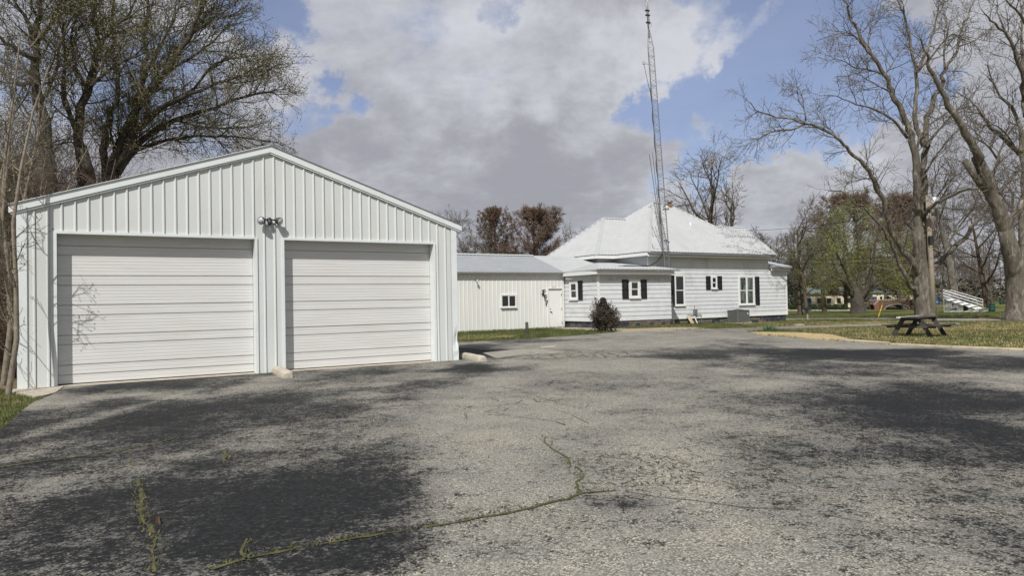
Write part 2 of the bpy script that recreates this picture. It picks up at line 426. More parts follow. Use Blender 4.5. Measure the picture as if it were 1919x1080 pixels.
# ------------------------------------------------------------------ ground
def ground_sheet():
    def axis(lo, hi, step, far):
        a = list(np.arange(lo, hi + step, step)); d = step; x = a[-1]; out = []
        while x < far: d *= 1.5; x += d; out.append(x)
        d = step; x = a[0]; left = []
        while x > -far: d *= 1.5; x -= d; left.append(x)
        return np.array(left[::-1] + a + out)
    X, Y = axis(-30, 70, 1.0, 1500), axis(-8, 110, 1.0, 1500)
    xx, yy = np.meshgrid(X, Y); zz = zg(xx, yy)
    mb = MB(); mb.v = [Vector(t) for t in zip(xx.ravel().tolist(), yy.ravel().tolist(), zz.ravel().tolist())]
    nx = len(X)
    mb.f = [(j * nx + i, j * nx + i + 1, (j + 1) * nx + i + 1, (j + 1) * nx + i) for j in range(len(Y) - 1) for i in range(nx - 1)]
    m = bpy.data.materials.new('lawn_ground'); m.use_nodes = True; q = NG(m.node_tree); b = m.node_tree.nodes['Principled BSDF']
    pos = q.n('ShaderNodeNewGeometry').outputs['Position']
    n1 = q.noise(pos, 0.16, 6, 0.6); n2 = q.noise(pos, 1.3, 6, 0.65); n3 = q.noise(pos, 14, 5, 0.7)
    gr = q.mix(q.ramp(n2, .3, .7), (0.055, 0.080, 0.020), (0.11, 0.125, 0.035))
    dry = q.mix(n3, (0.16, 0.12, 0.06), (0.34, 0.27, 0.14))
    f = q.ramp(q.m('ADD', q.m('MULTIPLY', n1, .5), q.m('MULTIPLY', n2, .5)), .42, .58)
    sp = q.n('ShaderNodeSeparateXYZ'); q.L.new(pos, sp.inputs[0])
    near = q.ramp(sp.outputs[1], 34, 50, 1.0, 0.38)
    c = q.mix(q.m('MULTIPLY', f, near), gr, dry)
    leftbare = q.ramp(sp.outputs[0], -7.5, -10.5, 0.0, 1.0)
    bare = q.mix(n3, (0.10, 0.075, 0.05), (0.24, 0.18, 0.12))
    c = q.mix(q.m('MULTIPLY', leftbare, q.ramp(sp.outputs[1], 12.6, 14.0)), c, bare)
    q.L.new(c, b.inputs['Base Color']); b.inputs['Roughness'].default_value = 0.95; b.inputs['Specular IOR Level'].default_value = 0.1
    bp = q.n('ShaderNodeBump'); bp.inputs['Strength'].default_value = 0.7; bp.inputs['Distance'].default_value = 0.05
    q.L.new(q.noise(pos, 9, 6, 0.7), bp.inputs['Height']); q.L.new(bp.outputs[0], b.inputs['Normal'])
    tag(mb.build('lawn', m, smooth=True), kind='structure')
ground_sheet()

def flat(v): return (v.x, v.y)
KERB_PX = [(1919, 661), (1780, 655), (1660, 648.5), (1570, 641.5), (1490, 635), (1425, 629.5)]
kerb_w = [flat(G(*p)) for p in KERB_PX]
k0, k1 = Vector(kerb_w[0]), Vector(kerb_w[1]); kd = (k0 - k1).normalized()
kerb_ext = [tuple(k0 + kd * t) for t in (24, 6)]
LOT = [(-30, -7), kerb_ext[0], kerb_ext[1]] + kerb_w + [flat(G(*p)) for p in
      [(1400, 622.5), (1480, 618.5), (1560, 615.2), (1640, 612.2), (1720, 610.8), (1800, 609.5), (1800, 606.5), (1720, 607), (1640, 608.2), (1560, 611), (1480, 613), (1400, 616), (1330, 618.3), (1250, 621.2), (1160, 624), (1100, 629), (985, 637), (858, 643.5)]] \
      + [flat(FR(9.6, 11.2)), flat(FR(9.4, 0.0)), flat(FR(0.75, -0.02)), flat(G(100, 742)), flat(G(62, 758)), flat(G(30, 782)), flat(G(0, 812)), (-10.5, 5.2), (-16, 0.5), (-30, -3)]
def inside(poly, x, y):
    c = np.zeros(np.shape(x), bool); n = len(poly)
    for i in range(n):
        x0, y0 = poly[i]; x1, y1 = poly[(i + 1) % n]
        with np.errstate(divide='ignore', invalid='ignore'):
            t = ((y0 > y) != (y1 > y)) & (x < (x1 - x0) * (y - y0) / (y1 - y0 + 1e-12) + x0)
        c ^= t
    return c
def vnoise(x, y, sc, seed):
    """value noise on the plane"""
    rs = np.random.RandomState(seed); T = rs.rand(256, 256)
    u, v = x * sc + 71.3, y * sc + 37.7; i, j = np.floor(u).astype(int), np.floor(v).astype(int); fu, fv = ss(u - i), ss(v - j)
    a = T[i % 256, j % 256]; b = T[(i + 1) % 256, j % 256]; c = T[i % 256, (j + 1) % 256]; d = T[(i + 1) % 256, (j + 1) % 256]
    return (a * (1 - fu) + b * fu) * (1 - fv) + (c * (1 - fu) + d * fu) * fv
# how much of the black sealer is left: spots of the lot (as seen at a pixel), their radii, amount; those at the garage's right corner paint in its cast shadow
SEAL_SHADE = [(140, 800, 150, 60, .75), (60, 880, 130, 90, .55), (40, 1010, 90, 90, .7), (330, 720, 200, 30, .75), (280, 760, 160, 40, .65), (400, 870, 190, 70, .62), (560, 960, 190, 90, .85),
        (400, 930, 160, 80, .5), (640, 1060, 170, 60, .95), (470, 1070, 150, 40, .7), (620, 765, 130, 35, .62), (760, 735, 110, 25, .65), (660, 705, 110, 16, .45), (890, 693, 60, 12, .8), (900, 660, 60, 14, .85), (860, 652, 120, 8, .5),
        (1500, 700, 300, 26, .62), (1750, 740, 300, 60, .66), (1880, 820, 200, 80, .75), (1350, 660, 220, 16, .75), (1600, 665, 320, 14, .82), (1850, 680, 240, 16, .72),
        (1600, 800, 260, 60, .42), (1400, 830, 220, 60, .28), (1800, 930, 260, 90, .42), (1190, 950, 90, 20, .5), (1100, 700, 90, 14, .28), (1060, 735, 70, 16, .22), (950, 695, 80, 12, .3), (520, 700, 120, 14, .5), (1040, 640, 160, 5, .5), (960, 637, 110, 5, .6),
        (1240, 1035, 70, 30, .25), (300, 820, 100, 30, .45), (1180, 770, 60, 12, .28), (1700, 770, 400, 130, .52), (1500, 890, 330, 130, .42), (1850, 1010, 240, 130, .48), (1620, 1010, 300, 80, .30), (250, 950, 420, 220, .66), (380, 800, 400, 120, .62), (120, 800, 260, 120, .66), (520, 900, 260, 140, .58), (1300, 700, 200, 40, .34), (1000, 1050, 260, 50, .22)]
PALE = [(240, 770, 25, 60, .35), (130, 900, 40, 60, .25), (1150, 690, 120, 14, .35), (1330, 655, 90, 6, .3), (1480, 652, 110, 4, .45), (1650, 652, 90, 4, .45), (900, 830, 150, 60, .25)]
def lot():
    step = 0.16
    X = np.arange(-30, 34, step); Y = np.arange(-7, 44, step)
    xc, yc = np.meshgrid(X + step / 2, Y + step / 2)
    ncx, ncy = len(X), len(Y)
    xv, yv = np.meshgrid(np.append(X, X[-1] + step), np.append(Y, Y[-1] + step))
    iv = inside(LOT, xv, yv)
    allin = iv[:-1, :-1] & iv[1:, :-1] & iv[:-1, 1:] & iv[1:, 1:]
    anyin = iv[:-1, :-1] | iv[1:, :-1] | iv[:-1, 1:] | iv[1:, 1:]
    verts, faces, key = [], [], {}
    def vid(x, y):
        k2 = (round(x, 4), round(y, 4))
        if k2 not in key: key[k2] = len(verts); verts.append(k2)
        return key[k2]
    for j in range(ncy):
        for i in range(ncx):
            if allin[j, i]:
                a, b, c, d = X[i], Y[j], X[i] + step, Y[j] + step
                faces.append((vid(a, b), vid(c, b), vid(c, d), vid(a, d)))
            elif anyin[j, i]:
                pp = clip_u(clip_u(LOT, X[i], True), X[i] + step, False)
                if len(pp) > 2: pp = clip_u(pp, Y[j], True, 1)
                if len(pp) > 2: pp = clip_u(pp, Y[j] + step, False, 1)
                ids = []
                for p in pp:
                    q = vid(*p)
                    if not ids or ids[-1] != q: ids.append(q)
                if len(set(ids)) > 2 and len(set(ids)) == len(ids): faces.append(tuple(ids))
    va = np.array(verts); x, y = va[:, 0], va[:, 1]; z = zg(x, y) + 0.03
    seal_shade = np.full(len(x), 0.13)
    wx = (vnoise(x, y, .45, 1) - .5) * 2.2 + (vnoise(x, y, 1.3, 2) - .5) * 1.3 + (vnoise(x, y, 3.1, 3) - .5) * .8
    def blob(L):
        r = np.zeros(len(x))
        for a, b, rx, ry, w in L:
            c = G(a, b); ex = abs(G(a + rx, b).x - c.x); ey = abs(G(a, b - ry).y - G(a, b + ry).y) / 2
            q = ((x - c.x) / ex) ** 2 + ((y - c.y) / ey) ** 2
            r = np.maximum(r, w * (1 - ss((np.sqrt(q) + wx * .42 - .15) / 1.35)))
        return r
    seal_shade = np.maximum(seal_shade, blob(SEAL_SHADE)) - blob(PALE)
    seal_shade += (vnoise(x, y, .35, 5) - .5) * .26 + (vnoise(x, y, 1.1, 6) - .5) * .22 + (vnoise(x, y * .6, 2.6, 8) - .5) * .16
    seal_shade = np.clip(seal_shade, 0, 1)
    mb = MB(); mb.v = [Vector(t) for t in zip(x.tolist(), y.tolist(), z.tolist())]; mb.f = faces
    m = bpy.data.materials.new('asphalt'); m.use_nodes = True; q = NG(m.node_tree); b = m.node_tree.nodes['Principled BSDF']
    pos = q.n('ShaderNodeNewGeometry').outputs['Position']
    at = q.n('ShaderNodeAttribute', attribute_name='seal_shade').outputs['Fac']
    agg = q.noise(pos, 55, 4, 0.75); mid = q.noise(pos, 7, 7, 0.72); fine = q.noise(pos, 24, 5, 0.7); big = q.noise(pos, 1.1, 6, 0.6)
    vor = q.n('ShaderNodeTexVoronoi'); q.L.new(pos, vor.inputs['Vector']); vor.inputs['Scale'].default_value = 75
    cell = q.n('ShaderNodeSeparateColor'); q.L.new(vor.outputs['Color'], cell.inputs[0])
    # bare aggregate: grey and tan stones in a darker binder
    stone = q.mix(cell.outputs[0], (0.14, 0.135, 0.12), (0.68, 0.655, 0.58))
    stone = q.mix(q.ramp(vor.outputs['Distance'], .35, .75), stone, (0.13, 0.127, 0.118))
    stone = q.mix(q.ramp(mid, .35, .70), stone, q.mix(cell.outputs[1], (0.13, 0.13, 0.125), (0.38, 0.37, 0.345)))
    tint = q.mix(q.ramp(big, .3, .7), (1.0, .965, .89), (.78, .78, .77))
    stone = q.mix(1.0, stone, tint, 'MULTIPLY')
    sealc = q.mix(q.ramp(fine, .35, .75), (0.011, 0.012, 0.013), (0.030, 0.031, 0.032))
    # the sealer is lost in flecks: threshold the amount against noise
    patch = q.noise(pos, 2.3, 7, 0.68)
    def cen(n, a): return q.m('MULTIPLY', q.m('SUBTRACT', n, 0.5), a)
    flk = q.m('ADD', q.m('ADD', cen(mid, 1.5), cen(patch, 1.0)), q.m('ADD', cen(fine, 1.7), cen(agg, 2.2)))
    th = q.m('SUBTRACT', q.m('SUBTRACT', at, 0.45), flk)
    f = q.ramp(th, -0.24, 0.22)
    stone = q.mix(q.ramp(at, 0.10, 0.85, 0.0, 0.80, False), stone, (0.050, 0.051, 0.053))     # thin residue of sealer round the stones
    c = q.mix(f, stone, sealc)
    q.L.new(c, b.inputs['Base Color'])
    q.L.new(q.ramp(f, 0, 1, .92, .72), b.inputs['Roughness']); b.inputs['Specular IOR Level'].default_value = 0.12
    bp = q.n('ShaderNodeBump'); bp.inputs['Strength'].default_value = 0.75; bp.inputs['Distance'].default_value = 0.012
    hh = q.m('ADD', q.m('MULTIPLY', cell.outputs[2], .6), q.m('ADD', q.m('MULTIPLY', agg, .6), q.m('MULTIPLY', f, .25)))
    q.L.new(hh, bp.inputs['Height']); q.L.new(bp.outputs[0], b.inputs['Normal'])
    o = mb.build('asphalt_lot', m)
    a = o.data.attributes.new('seal_shade', 'FLOAT', 'POINT')
    if len(o.data.vertices) == len(seal_shade): a.data.foreach_set('value', seal_shade.astype(np.float32))
    return tag(o, kind='structure')
LOT_OBJ = lot()

def strip_path(mb, pts, widths, rng, up=0.036, sub=0.09, jag=0.5):
    """a ragged flat band lying on the lot"""
    P = []
    for (a, wa), (b, wb) in zip(zip(pts[:-1], widths[:-1]), zip(pts[1:], widths[1:])):
        L = (b - a).length; n = max(1, int(L / sub))
        for i in range(n):
            t = i / n; P.append((a.lerp(b, t), wa + (wb - wa) * t))
    P.append((pts[-1], widths[-1]))
    prev = None; wob = 0.0
    for i, (p, w) in enumerate(P):
        d = (P[min(i + 1, len(P) - 1)][0] - P[max(i - 1, 0)][0]); d.z = 0
        if d.length < 1e-6: continue
        d.normalize(); n = Vector((-d.y, d.x, 0)); wob = wob * .75 + rng.uniform(-1, 1) * .022
        c = p + n * wob
        l = c + n * w * (0.5 + rng.uniform(-jag, jag) * .6); r = c - n * w * (0.5 + rng.uniform(-jag, jag) * .6)
        l.z = float(zg(l.x, l.y)) + up; r.z = float(zg(r.x, r.y)) + up
        if prev and rng.random() > .07: mb.face([prev[1], r, l, prev[0]])
        prev = (l, r)
def cracks():
    rng = random.Random(11)
    def path(px): return [G(*p) for p in px]
    main = [[(395, 1079), (480, 1052), (560, 1036), (640, 1021), (720, 1010), (790, 998), (870, 984), (950, 970), (1010, 957), (1060, 943), (1090, 932), (1150, 926)],
            [(1090, 932), (1080, 912), (1092, 898), (1066, 878), (1052, 862), (1030, 838), (1016, 822)]]
    wid = [[.026, .03, .024, .03, .022, .022, .03, .028, .036, .04, .03, .012], [.03, .026, .02, .018, .016, .012, .006]]
    for p, w in zip(main, wid):
        mb = MB(); strip_path(mb, path(p), w, rng); mb.build('pavement_crack', 'moss', LOT_OBJ)
    side = [([(-20, 886), (60, 874), (120, 867), (180, 858), (250, 846), (330, 828)], .05), ([(258, 905), (262, 950), (270, 992), (290, 1010), (292, 1060), (285, 1085)], .030), ([(250, 880), (247, 860)], .03),
            ([(180, 800), (240, 796), (310, 786), (380, 774)], .03), ([(500, 799), (560, 796), (640, 782), (720, 768)], .028), ([(470, 1062), (462, 1035), (470, 1020)], .028), ([(420, 850), (425, 872)], .04),
            ([(915, 782), (980, 787), (1040, 795), (1060, 803)], .018), ([(900, 741), (960, 738), (1000, 744), (1080, 768)], .014), ([(880, 735), (940, 729), (1000, 742)], .012),
            ([(1150, 926), (1230, 940), (1330, 952), (1400, 962), (1480, 966), (1560, 976), (1640, 992), (1740, 1004)], .014), ([(1700, 905), (1780, 935), (1860, 965), (1919, 985)], .010),
            ([(1040, 770), (1075, 785), (1100, 800)], .012), ([(1240, 850), (1330, 838), (1420, 842), (1520, 860)], .010), ([(1250, 890), (1340, 868), (1430, 870)], .010), ([(770, 770), (850, 765), (930, 772)], .012),
            ([(940, 672), (1010, 668), (1080, 664), (1150, 666)], .05), ([(1100, 660), (1180, 657), (1240, 665), (1330, 680)], .04), ([(1240, 667), (1310, 680), (1370, 684)], .03), ([(985, 655), (1040, 660), (1090, 662)], .05)]
    for p, w in side:
        mb = MB(); strip_path(mb, path(p), [w * rng.uniform(.3, .85) for _ in p], rng); mb.build('pavement_crack', 'moss' if w > .027 else 'crack_earth', LOT_OBJ)
    # webs of fatigue cracking: a jittered hexagon net with gaps
    def web(cx, cy, rx, ry, cell, w, drop, name, m):
        c = G(cx, cy); ex = abs(G(cx + rx, cy).x - c.x); ey = abs(G(cx, cy - ry).y - G(cx, cy + ry).y) / 2
        mb = MB(); pts = {}
        def pt(i, j):
            if (i, j) not in pts:
                hx, hy = [(0, 0), (.5, .289), (.5, .866), (0, 1.155)][j % 4], (j // 4) * 1.732
                pts[(i, j)] = Vector((c.x - ex + (i + hx[0] + rng.uniform(-.36, .36)) * cell, c.y - ey + (hx[1] + hy + rng.uniform(-.34, .34)) * cell, 0))
            return pts[(i, j)]
        ni, nj = int(2 * ex / cell), int(2 * ey / cell / 1.732) * 4
        for i in range(ni):
            for j in range(nj):
                e = [(i, j, i, j + 1)]
                if j % 4 == 0: e.append((i, j, i - 1, j + 1))
                if j % 4 == 3: e.append((i, j, i, j + 1)); e[0] = (i, j, i, j + 1)
                if j % 4 == 2: e.append((i, j, i + 1, j + 1))
                for a in e:
                    p, q = pt(a[0], a[1]), pt(a[2], a[3]); mid = (p + q) / 2
                    r = math.hypot((mid.x - c.x) / ex, (mid.y - c.y) / ey)
                    if r > 1 or rng.random() < drop + max(0, r - .5) * .9: continue
                    strip_path(mb, [p, q], [w * rng.uniform(.5, 1.3)] * 2, rng, sub=.08)
        if mb.f: mb.build(name, m, LOT_OBJ)
    web(1215, 890, 105, 40, .105, .0085, .22, 'crack_web', 'crack_earth')
    web(1400, 860, 190, 65, .15, .005, .45, 'crack_web', 'crack_earth')
    web(1090, 668, 140, 10, .40, .035, .3, 'crack_web', 'crack_earth')
    web(960, 745, 130, 40, .45, .010, .5, 'crack_web', 'crack_earth')
    # little grass growing in the wide joints
    mb = MB()
    for p, dens, hh in [(main[0], 150, .022), (main[1], 80, .02), (side[0][0], 90, .02), (side[1][0], 120, .022), (side[3][0], 22, .025), (side[4][0], 18, .02), (side[5][0], 90, .02), (side[6][0], 80, .02), (side[16][0], 20, .04), (side[17][0], 14, .04), (side[19][0], 20, .04)]:
        q = path(p)
        for a, b in zip(q[:-1], q[1:]):
            for _ in range(int((b - a).length * dens)):
                c = a.lerp(b, rng.random()) + Vector((rng.gauss(0, .03), rng.gauss(0, .03), 0)); c.z = float(zg(c.x, c.y)) + .03
                t = rng.uniform(0, 6.28); w = Vector((math.cos(t), math.sin(t), 0)) * .005
                mb.face([c - w, c + w, c + Vector((rng.uniform(-.03, .03), rng.uniform(-.03, .03), hh * rng.uniform(.3, 1.2)))])
    tag(mb.build('joint_grass', 'moss_blade', LOT_OBJ), kind='stuff')
    # scattered dead leaves and chips
    mb = MB()
    for _ in range(70):
        px, py = rng.uniform(0, 1919), 690 + 380 * rng.random() ** 1.2
        c = G(px, py)
        if c.y > 30 or not inside(LOT, np.array([c.x]), np.array([c.y]))[0]: continue
        c.z += .04; mb.leaf(c, rng.uniform(.015, .035), rng, .85)
    for px, py, n in [(630, 776, 5), (297, 990, 3), (560, 730, 2)]:
        for _ in range(n):
            c = G(px + rng.uniform(-4, 4), py + rng.uniform(-2, 2)); c.z += .045; mb.leaf(c, .09, rng, .6)
    tag(mb.build('dead_leaf_litter', 'leaf_litter', LOT_OBJ), kind='stuff')
cracks()

def flat_patch(name, pts, m, up, thick=0.0):
    mb = MB(); v = [Vector((p[0], p[1], float(zg(p[0], p[1])) + up)) for p in pts]
    if thick: mb.extr([p - Vector((0, 0, thick)) for p in v], (0, 0, thick))
    else: mb.face(v)
    return mb.build(name, m, recalc=True)
# old concrete: apron strip at the garage corner, sills of the doors, slab at the annex door, patches in the lot
tag(flat_patch('concrete_apron', [flat(FR(-.18, -.04)), flat(G(66, 748)), flat(G(84, 745.5)), flat(G(104, 740)), flat(FR(.74, -.13)), flat(FR(.8, .05)), flat(FR(-.1, .05))], 'concrete', .045, .12), kind='structure')
mbp = MB(); mbp.fbox(.62, 4.42, -.09, .3, -.05, .042); mbp.fbox(5.03, 8.86, -.09, .3, -.05, .042)
tag(mbp.build('door_sill', 'concrete'), kind='structure')
tag(flat_patch('concrete_patch', [flat(G(*p)) for p in [(1013, 652.5), (1040, 650.5), (1042, 653), (1014, 655)]], 'concrete', .042), kind='structure')
mat('old_patch', (0.27, 0.255, 0.215), .9, .2, 4, .4, 60, dirt=(.17, .16, .14), dirt_amt=.6, dirt_scale=3)
tag(flat_patch('worn_patch', [flat(G(*p)) for p in [(930, 674), (980, 668), (1068, 664), (1050, 660), (1000, 656), (958, 658), (905, 664)]], 'old_patch', .035), kind='structure')
tag(flat_patch('gravel_walk', [flat(G(*p)) for p in [(1160, 624), (1250, 621), (1335, 617.5), (1300, 614.5), (1240, 615), (1180, 617.5), (1150, 617), (1090, 614), (1055, 615), (1028, 616.5), (1060, 618.3), (1140, 622)]], mat('gravel', (0.30, 0.25, 0.18), .95, .3, 5, .6, 40), .02), kind='structure')
RD = [(1440, 600.2), (1560, 599.6), (1680, 599.8), (1800, 602.2), (1919, 602.5), (2100, 602), (2100, 597.5), (1919, 598.3), (1800, 598.6), (1680, 596.6), (1560, 597.2), (1440, 598)]
tag(flat_patch('road', [flat(G(*p)) for p in RD], mat('road_grey', (0.25, 0.24, 0.22), .9, .15, 3, .3, 40), .025), kind='structure')
tag(flat_patch('dry_verge', [flat(G(*p)) for p in [(1385, 624), (1430, 622.8), (1500, 624), (1560, 628), (1600, 637), (1560, 640.5), (1490, 634), (1425, 628.8), (1395, 627)]], mat('dry_thatch', (0.40, 0.31, 0.17), .95, .3, 5, .6, 30), .012), kind='structure')
flat_white = mat('park_walk_mat', (0.50, 0.47, 0.40), .9, .1)
tag(flat_patch('park_walk', [flat(G(*p)) for p in [(1450, 582.8), (1600, 582.6), (1600, 581.2), (1450, 581.4)]], 'park_walk_mat', .02), kind='structure')

def kerb():
    root = None; rng = random.Random(5); n = 0
    pts = [Vector((x, y, 0)) for x, y in [kerb_ext[1]] + kerb_w[:4]]
    base = MB()
    for a, b in zip(pts[:-1], pts[1:]):
        L = (b - a).length; d = (b - a).normalized(); q = Vector((-d.y, d.x, 0)); q = q if q.y > 0 else -q
        t = 0.0
        while t < L - .2:
            e = min(L, t + rng.uniform(1.3, 2.2)); p0, p1 = a + d * (t + .02), a + d * e
            z0 = float(zg(p0.x, p0.y)); hh = .10 + rng.uniform(-.02, .012); mb = MB()
            c0, c1 = p0 + q * .02, p1 + q * (.02 + rng.uniform(-.015, .015))
            prof = [(0, -.1), (0.02, hh * .75), (.05, hh), (.17, hh + .005), (.19, -.1)]
            mb.extr([c0 + q * u + Vector((0, 0, z0 + v)) for u, v in prof], c1 - c0)
            if root is None:
                root = mb.build('kerb', 'kerb_concrete', recalc=True); tag(root, kind='structure')
            else: mb.build('kerb_stone', 'kerb_concrete', root, recalc=True)
            t = e
kerb()

# ------------------------------------------------------------------ garage
GD = [(0.643, 4.404), (5.054, 8.837)]; GW, GE, GP, GH, GDEP = 9.50, 3.52, 5.11, 3.08, 9.6
SL = (GP - GE) / 4.76
def gtop(s): return GE + SL * (s if s < 4.76 else (9.52 - s))
def garage():
    r = thing('garage', FR(0, 0), 'white ribbed metal two-bay garage with low gable roof', 'garage')
    core = MB()   # the frame behind the sheeting
    for a, b in ((0, .62), (4.43, 5.03), (8.86, 9.5)): core.fbox(a + .01, b - .01, .012, .30, 0.0, gtop(a) - .06 if a != 4.43 else 4.9)
    core.extr([FR(.6, .012, GH + .02), FR(8.9, .012, GH + .02), FR(9.48, .012, GE - .05), FR(4.76, .012, GP - .05), FR(.02, .012, GE - .05)], NN * .24)
    core.build('wall_frame', 'white_metal', r, recalc=True)
    mp = lambda u, v, h: FR(u, -h, v)
    P = .2286; ph = .30
    for a, b, bot in ((.155, GD[0][0], -.02), (GD[0][0], GD[0][1], GH), (GD[0][1], GD[1][0], 0.01), (GD[1][0], GD[1][1], GH), (GD[1][1], 9.345, 0.01)):
        poly = [(a, bot), (b, bot), (b, gtop(b))] + ([(4.76, GP)] if a < 4.76 < b else []) + [(a, gtop(a))]
        sheets(r, 'wall_panel', 'white_metal', poly, mp, P, P, .056, .025, ph, 0, .0006, seed=int(a * 10))
    # corner flashings with the dented right foot
    mb = MB(); mb.fbox(-.01, .155, -.030, .30, -.03, gtop(0) - .01); mb.build('corner_trim', 'white_trim', r)
    mb = MB(); rows = 26; rng = random.Random(4); i0 = 0
    g2 = []
    for k in range(rows + 1):
        z = 3.5 * k / rows; row = []
        for u in (9.345, 9.39, 9.43, 9.47, 9.51):
            dent = math.exp(-((z - .62) / .16) ** 2) * .055 * math.exp(-((u - 9.48) / .05) ** 2) + .012 * math.exp(-((z - .25) / .3) ** 2) * rng.uniform(-1, 1)
            row.append(FR(u - dent * .5, -.028 + dent, z - (.0 if k else .02)))
        row.append(FR(9.51, .3, z)); g2.append(row)
    for k in range(rows):
        for j in range(5): mb.face([g2[k][j], g2[k][j + 1], g2[k + 1][j + 1], g2[k + 1][j]])
    mb.build('corner_trim', 'white_trim', r)
    # rake trim
    for sgn, nm in ((0, 'rake_trim'), (1, 'rake_trim')):
        X = (lambda s: s) if sgn == 0 else (lambda s: 9.52 - s)
        q = [(-.13, GE - .075), (4.76, GP - .03), (4.76, GP + .135), (-.13, GE + .09)]
        mb = MB(); mb.extr([FR(X(s), -.070, z) for s, z in q], NN * .09); mb.build(nm, 'white_trim', r, recalc=True)
        q = [(-.10, GE - .105), (4.76, GP - .065), (4.76, GP - .03), (-.10, GE - .077)]
        mb = MB(); mb.extr([FR(X(s), -.052, z) for s, z in q], NN * .06); mb.build('soffit_trim', 'white_trim', r, recalc=True)
    # roof
    for sgn in (0, 1):
        X = (lambda s: s) if sgn == 0 else (lambda s: 9.52 - s)
        L = math.hypot(4.9, 4.9 * SL); cs, sn = 4.9 / L, 4.9 * SL / L
        def mpr(u, v, h, X=X): return FR(X(-.14 + v * cs - h * sn), u, GE + .08 + v * sn + h * cs)
        mb = MB(); mb.extr([FR(X(-.14), .03, GE + .05), FR(X(4.76), .03, GP + .10), FR(X(4.76), .03, GP + .0), FR(X(-.10), .03, GE - .04)], NN * (GDEP - .06)); mb.build('roof_deck', 'white_trim', r, recalc=True)
        sheets(r, 'roof_sheet', 'roof_white', [(-.10, 0), (GDEP + .1, 0), (GDEP + .1, L), (-.10, L)], mpr, .914, .2286, .05, .02, 0)
    # side and back walls
    for s0, sg in ((0.0, -1), (9.5, 1)):
        mb = MB(); mb.fbox(s0 - (0 if sg < 0 else .1), s0 + (.1 if sg < 0 else 0), .30, GDEP, 0, GE - .04); mb.build('side_wall', 'white_metal', r)
        sheets(r, 'wall_panel', 'white_metal', [(.3, 0), (GDEP, 0), (GDEP, GE - .02), (.3, GE - .02)], lambda u, v, h: FR(s0 + sg * (.004 + h), u, v), .914, .2286, .055, .022)
    mb = MB(); mb.extr([FR(0, GDEP, 0), FR(9.5, GDEP, 0), FR(9.5, GDEP, GE - .05), FR(4.76, GDEP, GP - .05), FR(0, GDEP, GE - .05)], NN * .05); mb.build('back_wall', 'white_metal', r, recalc=True)
    mb = MB(); mb.extr([FR(.1, .5, .02), FR(9.4, .5, .02), FR(9.4, .5, .03), FR(.1, .5, .03)], NN * 9); mb.build('slab', 'concrete', r, recalc=True)
    # doors
    REC = .225
    for di, (a, b) in enumerate(GD):
        d = None
        mb = MB(); mb.fbox(a + .02, b - .02, REC + .03, REC + .06, .045, GH + .05); d = mb.build('garage_door', 'door_white', r)
        zz = [.055, .44, 1.04, 1.65, 2.25, 2.86, GH + .04]; gro = [.24, .85, 1.44, 2.05, 2.66, None]
        rng = random.Random(di + 7)
        for k in range(6):
            z0, z1 = zz[k], zz[k + 1]; pr = [(z0, .012), (z0 + .006, 0.0)]
            def ribs(lo, hi, n):
                out = []
                for i in range(n):
                    c = lo + (hi - lo) * (i + 1) / (n + 1); out += [(c - .012, 0), (c - .004, .0022), (c + .004, .0022), (c + .012, 0)]
                return out
            if gro[k] is None: pr += ribs(z0, z1, 2)
            elif k == 0: pr += ribs(z0, gro[k], 2) + [(gro[k] - .014, 0), (gro[k] - .012, .022), (gro[k] + .006, .022), (gro[k] + .010, 0)] + ribs(gro[k], z1, 2)
            else: pr += ribs(z0, gro[k], 5) + [(gro[k] - .014, 0), (gro[k] - .012, .022), (gro[k] + .006, .022), (gro[k] + .010, 0)] + ribs(gro[k] + .01, z1, 1)
            pr += [(z1 - .016, 0), (z1 - .013, .024), (z1, .024)]
            off = rng.uniform(0, .004); mb = MB()
            for (v0, h0), (v1, h1) in zip(pr[:-1], pr[1:]):
                if v1 - v0 < 1e-5: continue
                mb.face([FR(a + .005, REC + off + h0, v0), FR(b - .005, REC + off + h0, v0), FR(b - .005, REC + off + h1, v1), FR(a + .005, REC + off + h1, v1)])
            mb.build('door_section', 'door_white', d)
        # bottom rubber, jambs and header flashing
        mb = MB(); mb.fbox(a + .01, b - .01, REC - .004, REC + .03, .042, .062); mb.build('bottom_seal', 'rubber_black', d)
        for e, sg in ((a, -1), (b, 1)):
            mb = MB(); lo, hi = sorted((e - sg * .0, e + sg * .055)); mb.fbox(lo, hi, -.033, REC + .03, 0.012, GH + .03); mb.build('door_jamb', 'white_trim', r)
        mb = MB(); mb.fbox(a + .001, b - .001, -.038, REC + .03, GH - .005, GH + .05); mb.build('door_header', 'white_trim', r)
    return r
garage()

def floodlight():
    c = FR(4.72, 0, 3.52) - NN * .03
    r = thing('floodlight', c, 'dark twin-head motion floodlight over the pier between the garage doors', 'light')
    mb = MB(); mb.tube([c + NN * .02, c - NN * .05], .055, 12); mb.build('mount', 'plastic_dark', r, True)
    mb = MB(); mb.tube([c - NN * .03, c - NN * .06 + Vector((0, 0, -.05)), c - NN * .08 + Vector((0, 0, -.11))], [.04, .05, .045], 10)
    mb.build('sensor', 'plastic_dark', r, True)
    for sg in (-1, 1):
        a = c + D1 * sg * .05 - NN * .05; dirn = (D1 * sg * .55 - NN * .75 + Vector((0, 0, -.35))).normalized(); b = c + D1 * sg * .14 - NN * .07 + Vector((0, 0, .0))
        mb = MB(); mb.tube([a, b], .018, 6); mb.tube([b - dirn * .03, b, b + dirn * .05, b + dirn * .10, b + dirn * .13], [.028, .045, .075, .088, .088], 14)
        h = mb.build('lamp_head', 'plastic_dark', r, True)
        mb = MB(); mb.tube([b + dirn * .131, b + dirn * .138], .076, 14); mb.build('lens', 'lamp_glass', h, True)
floodlight()

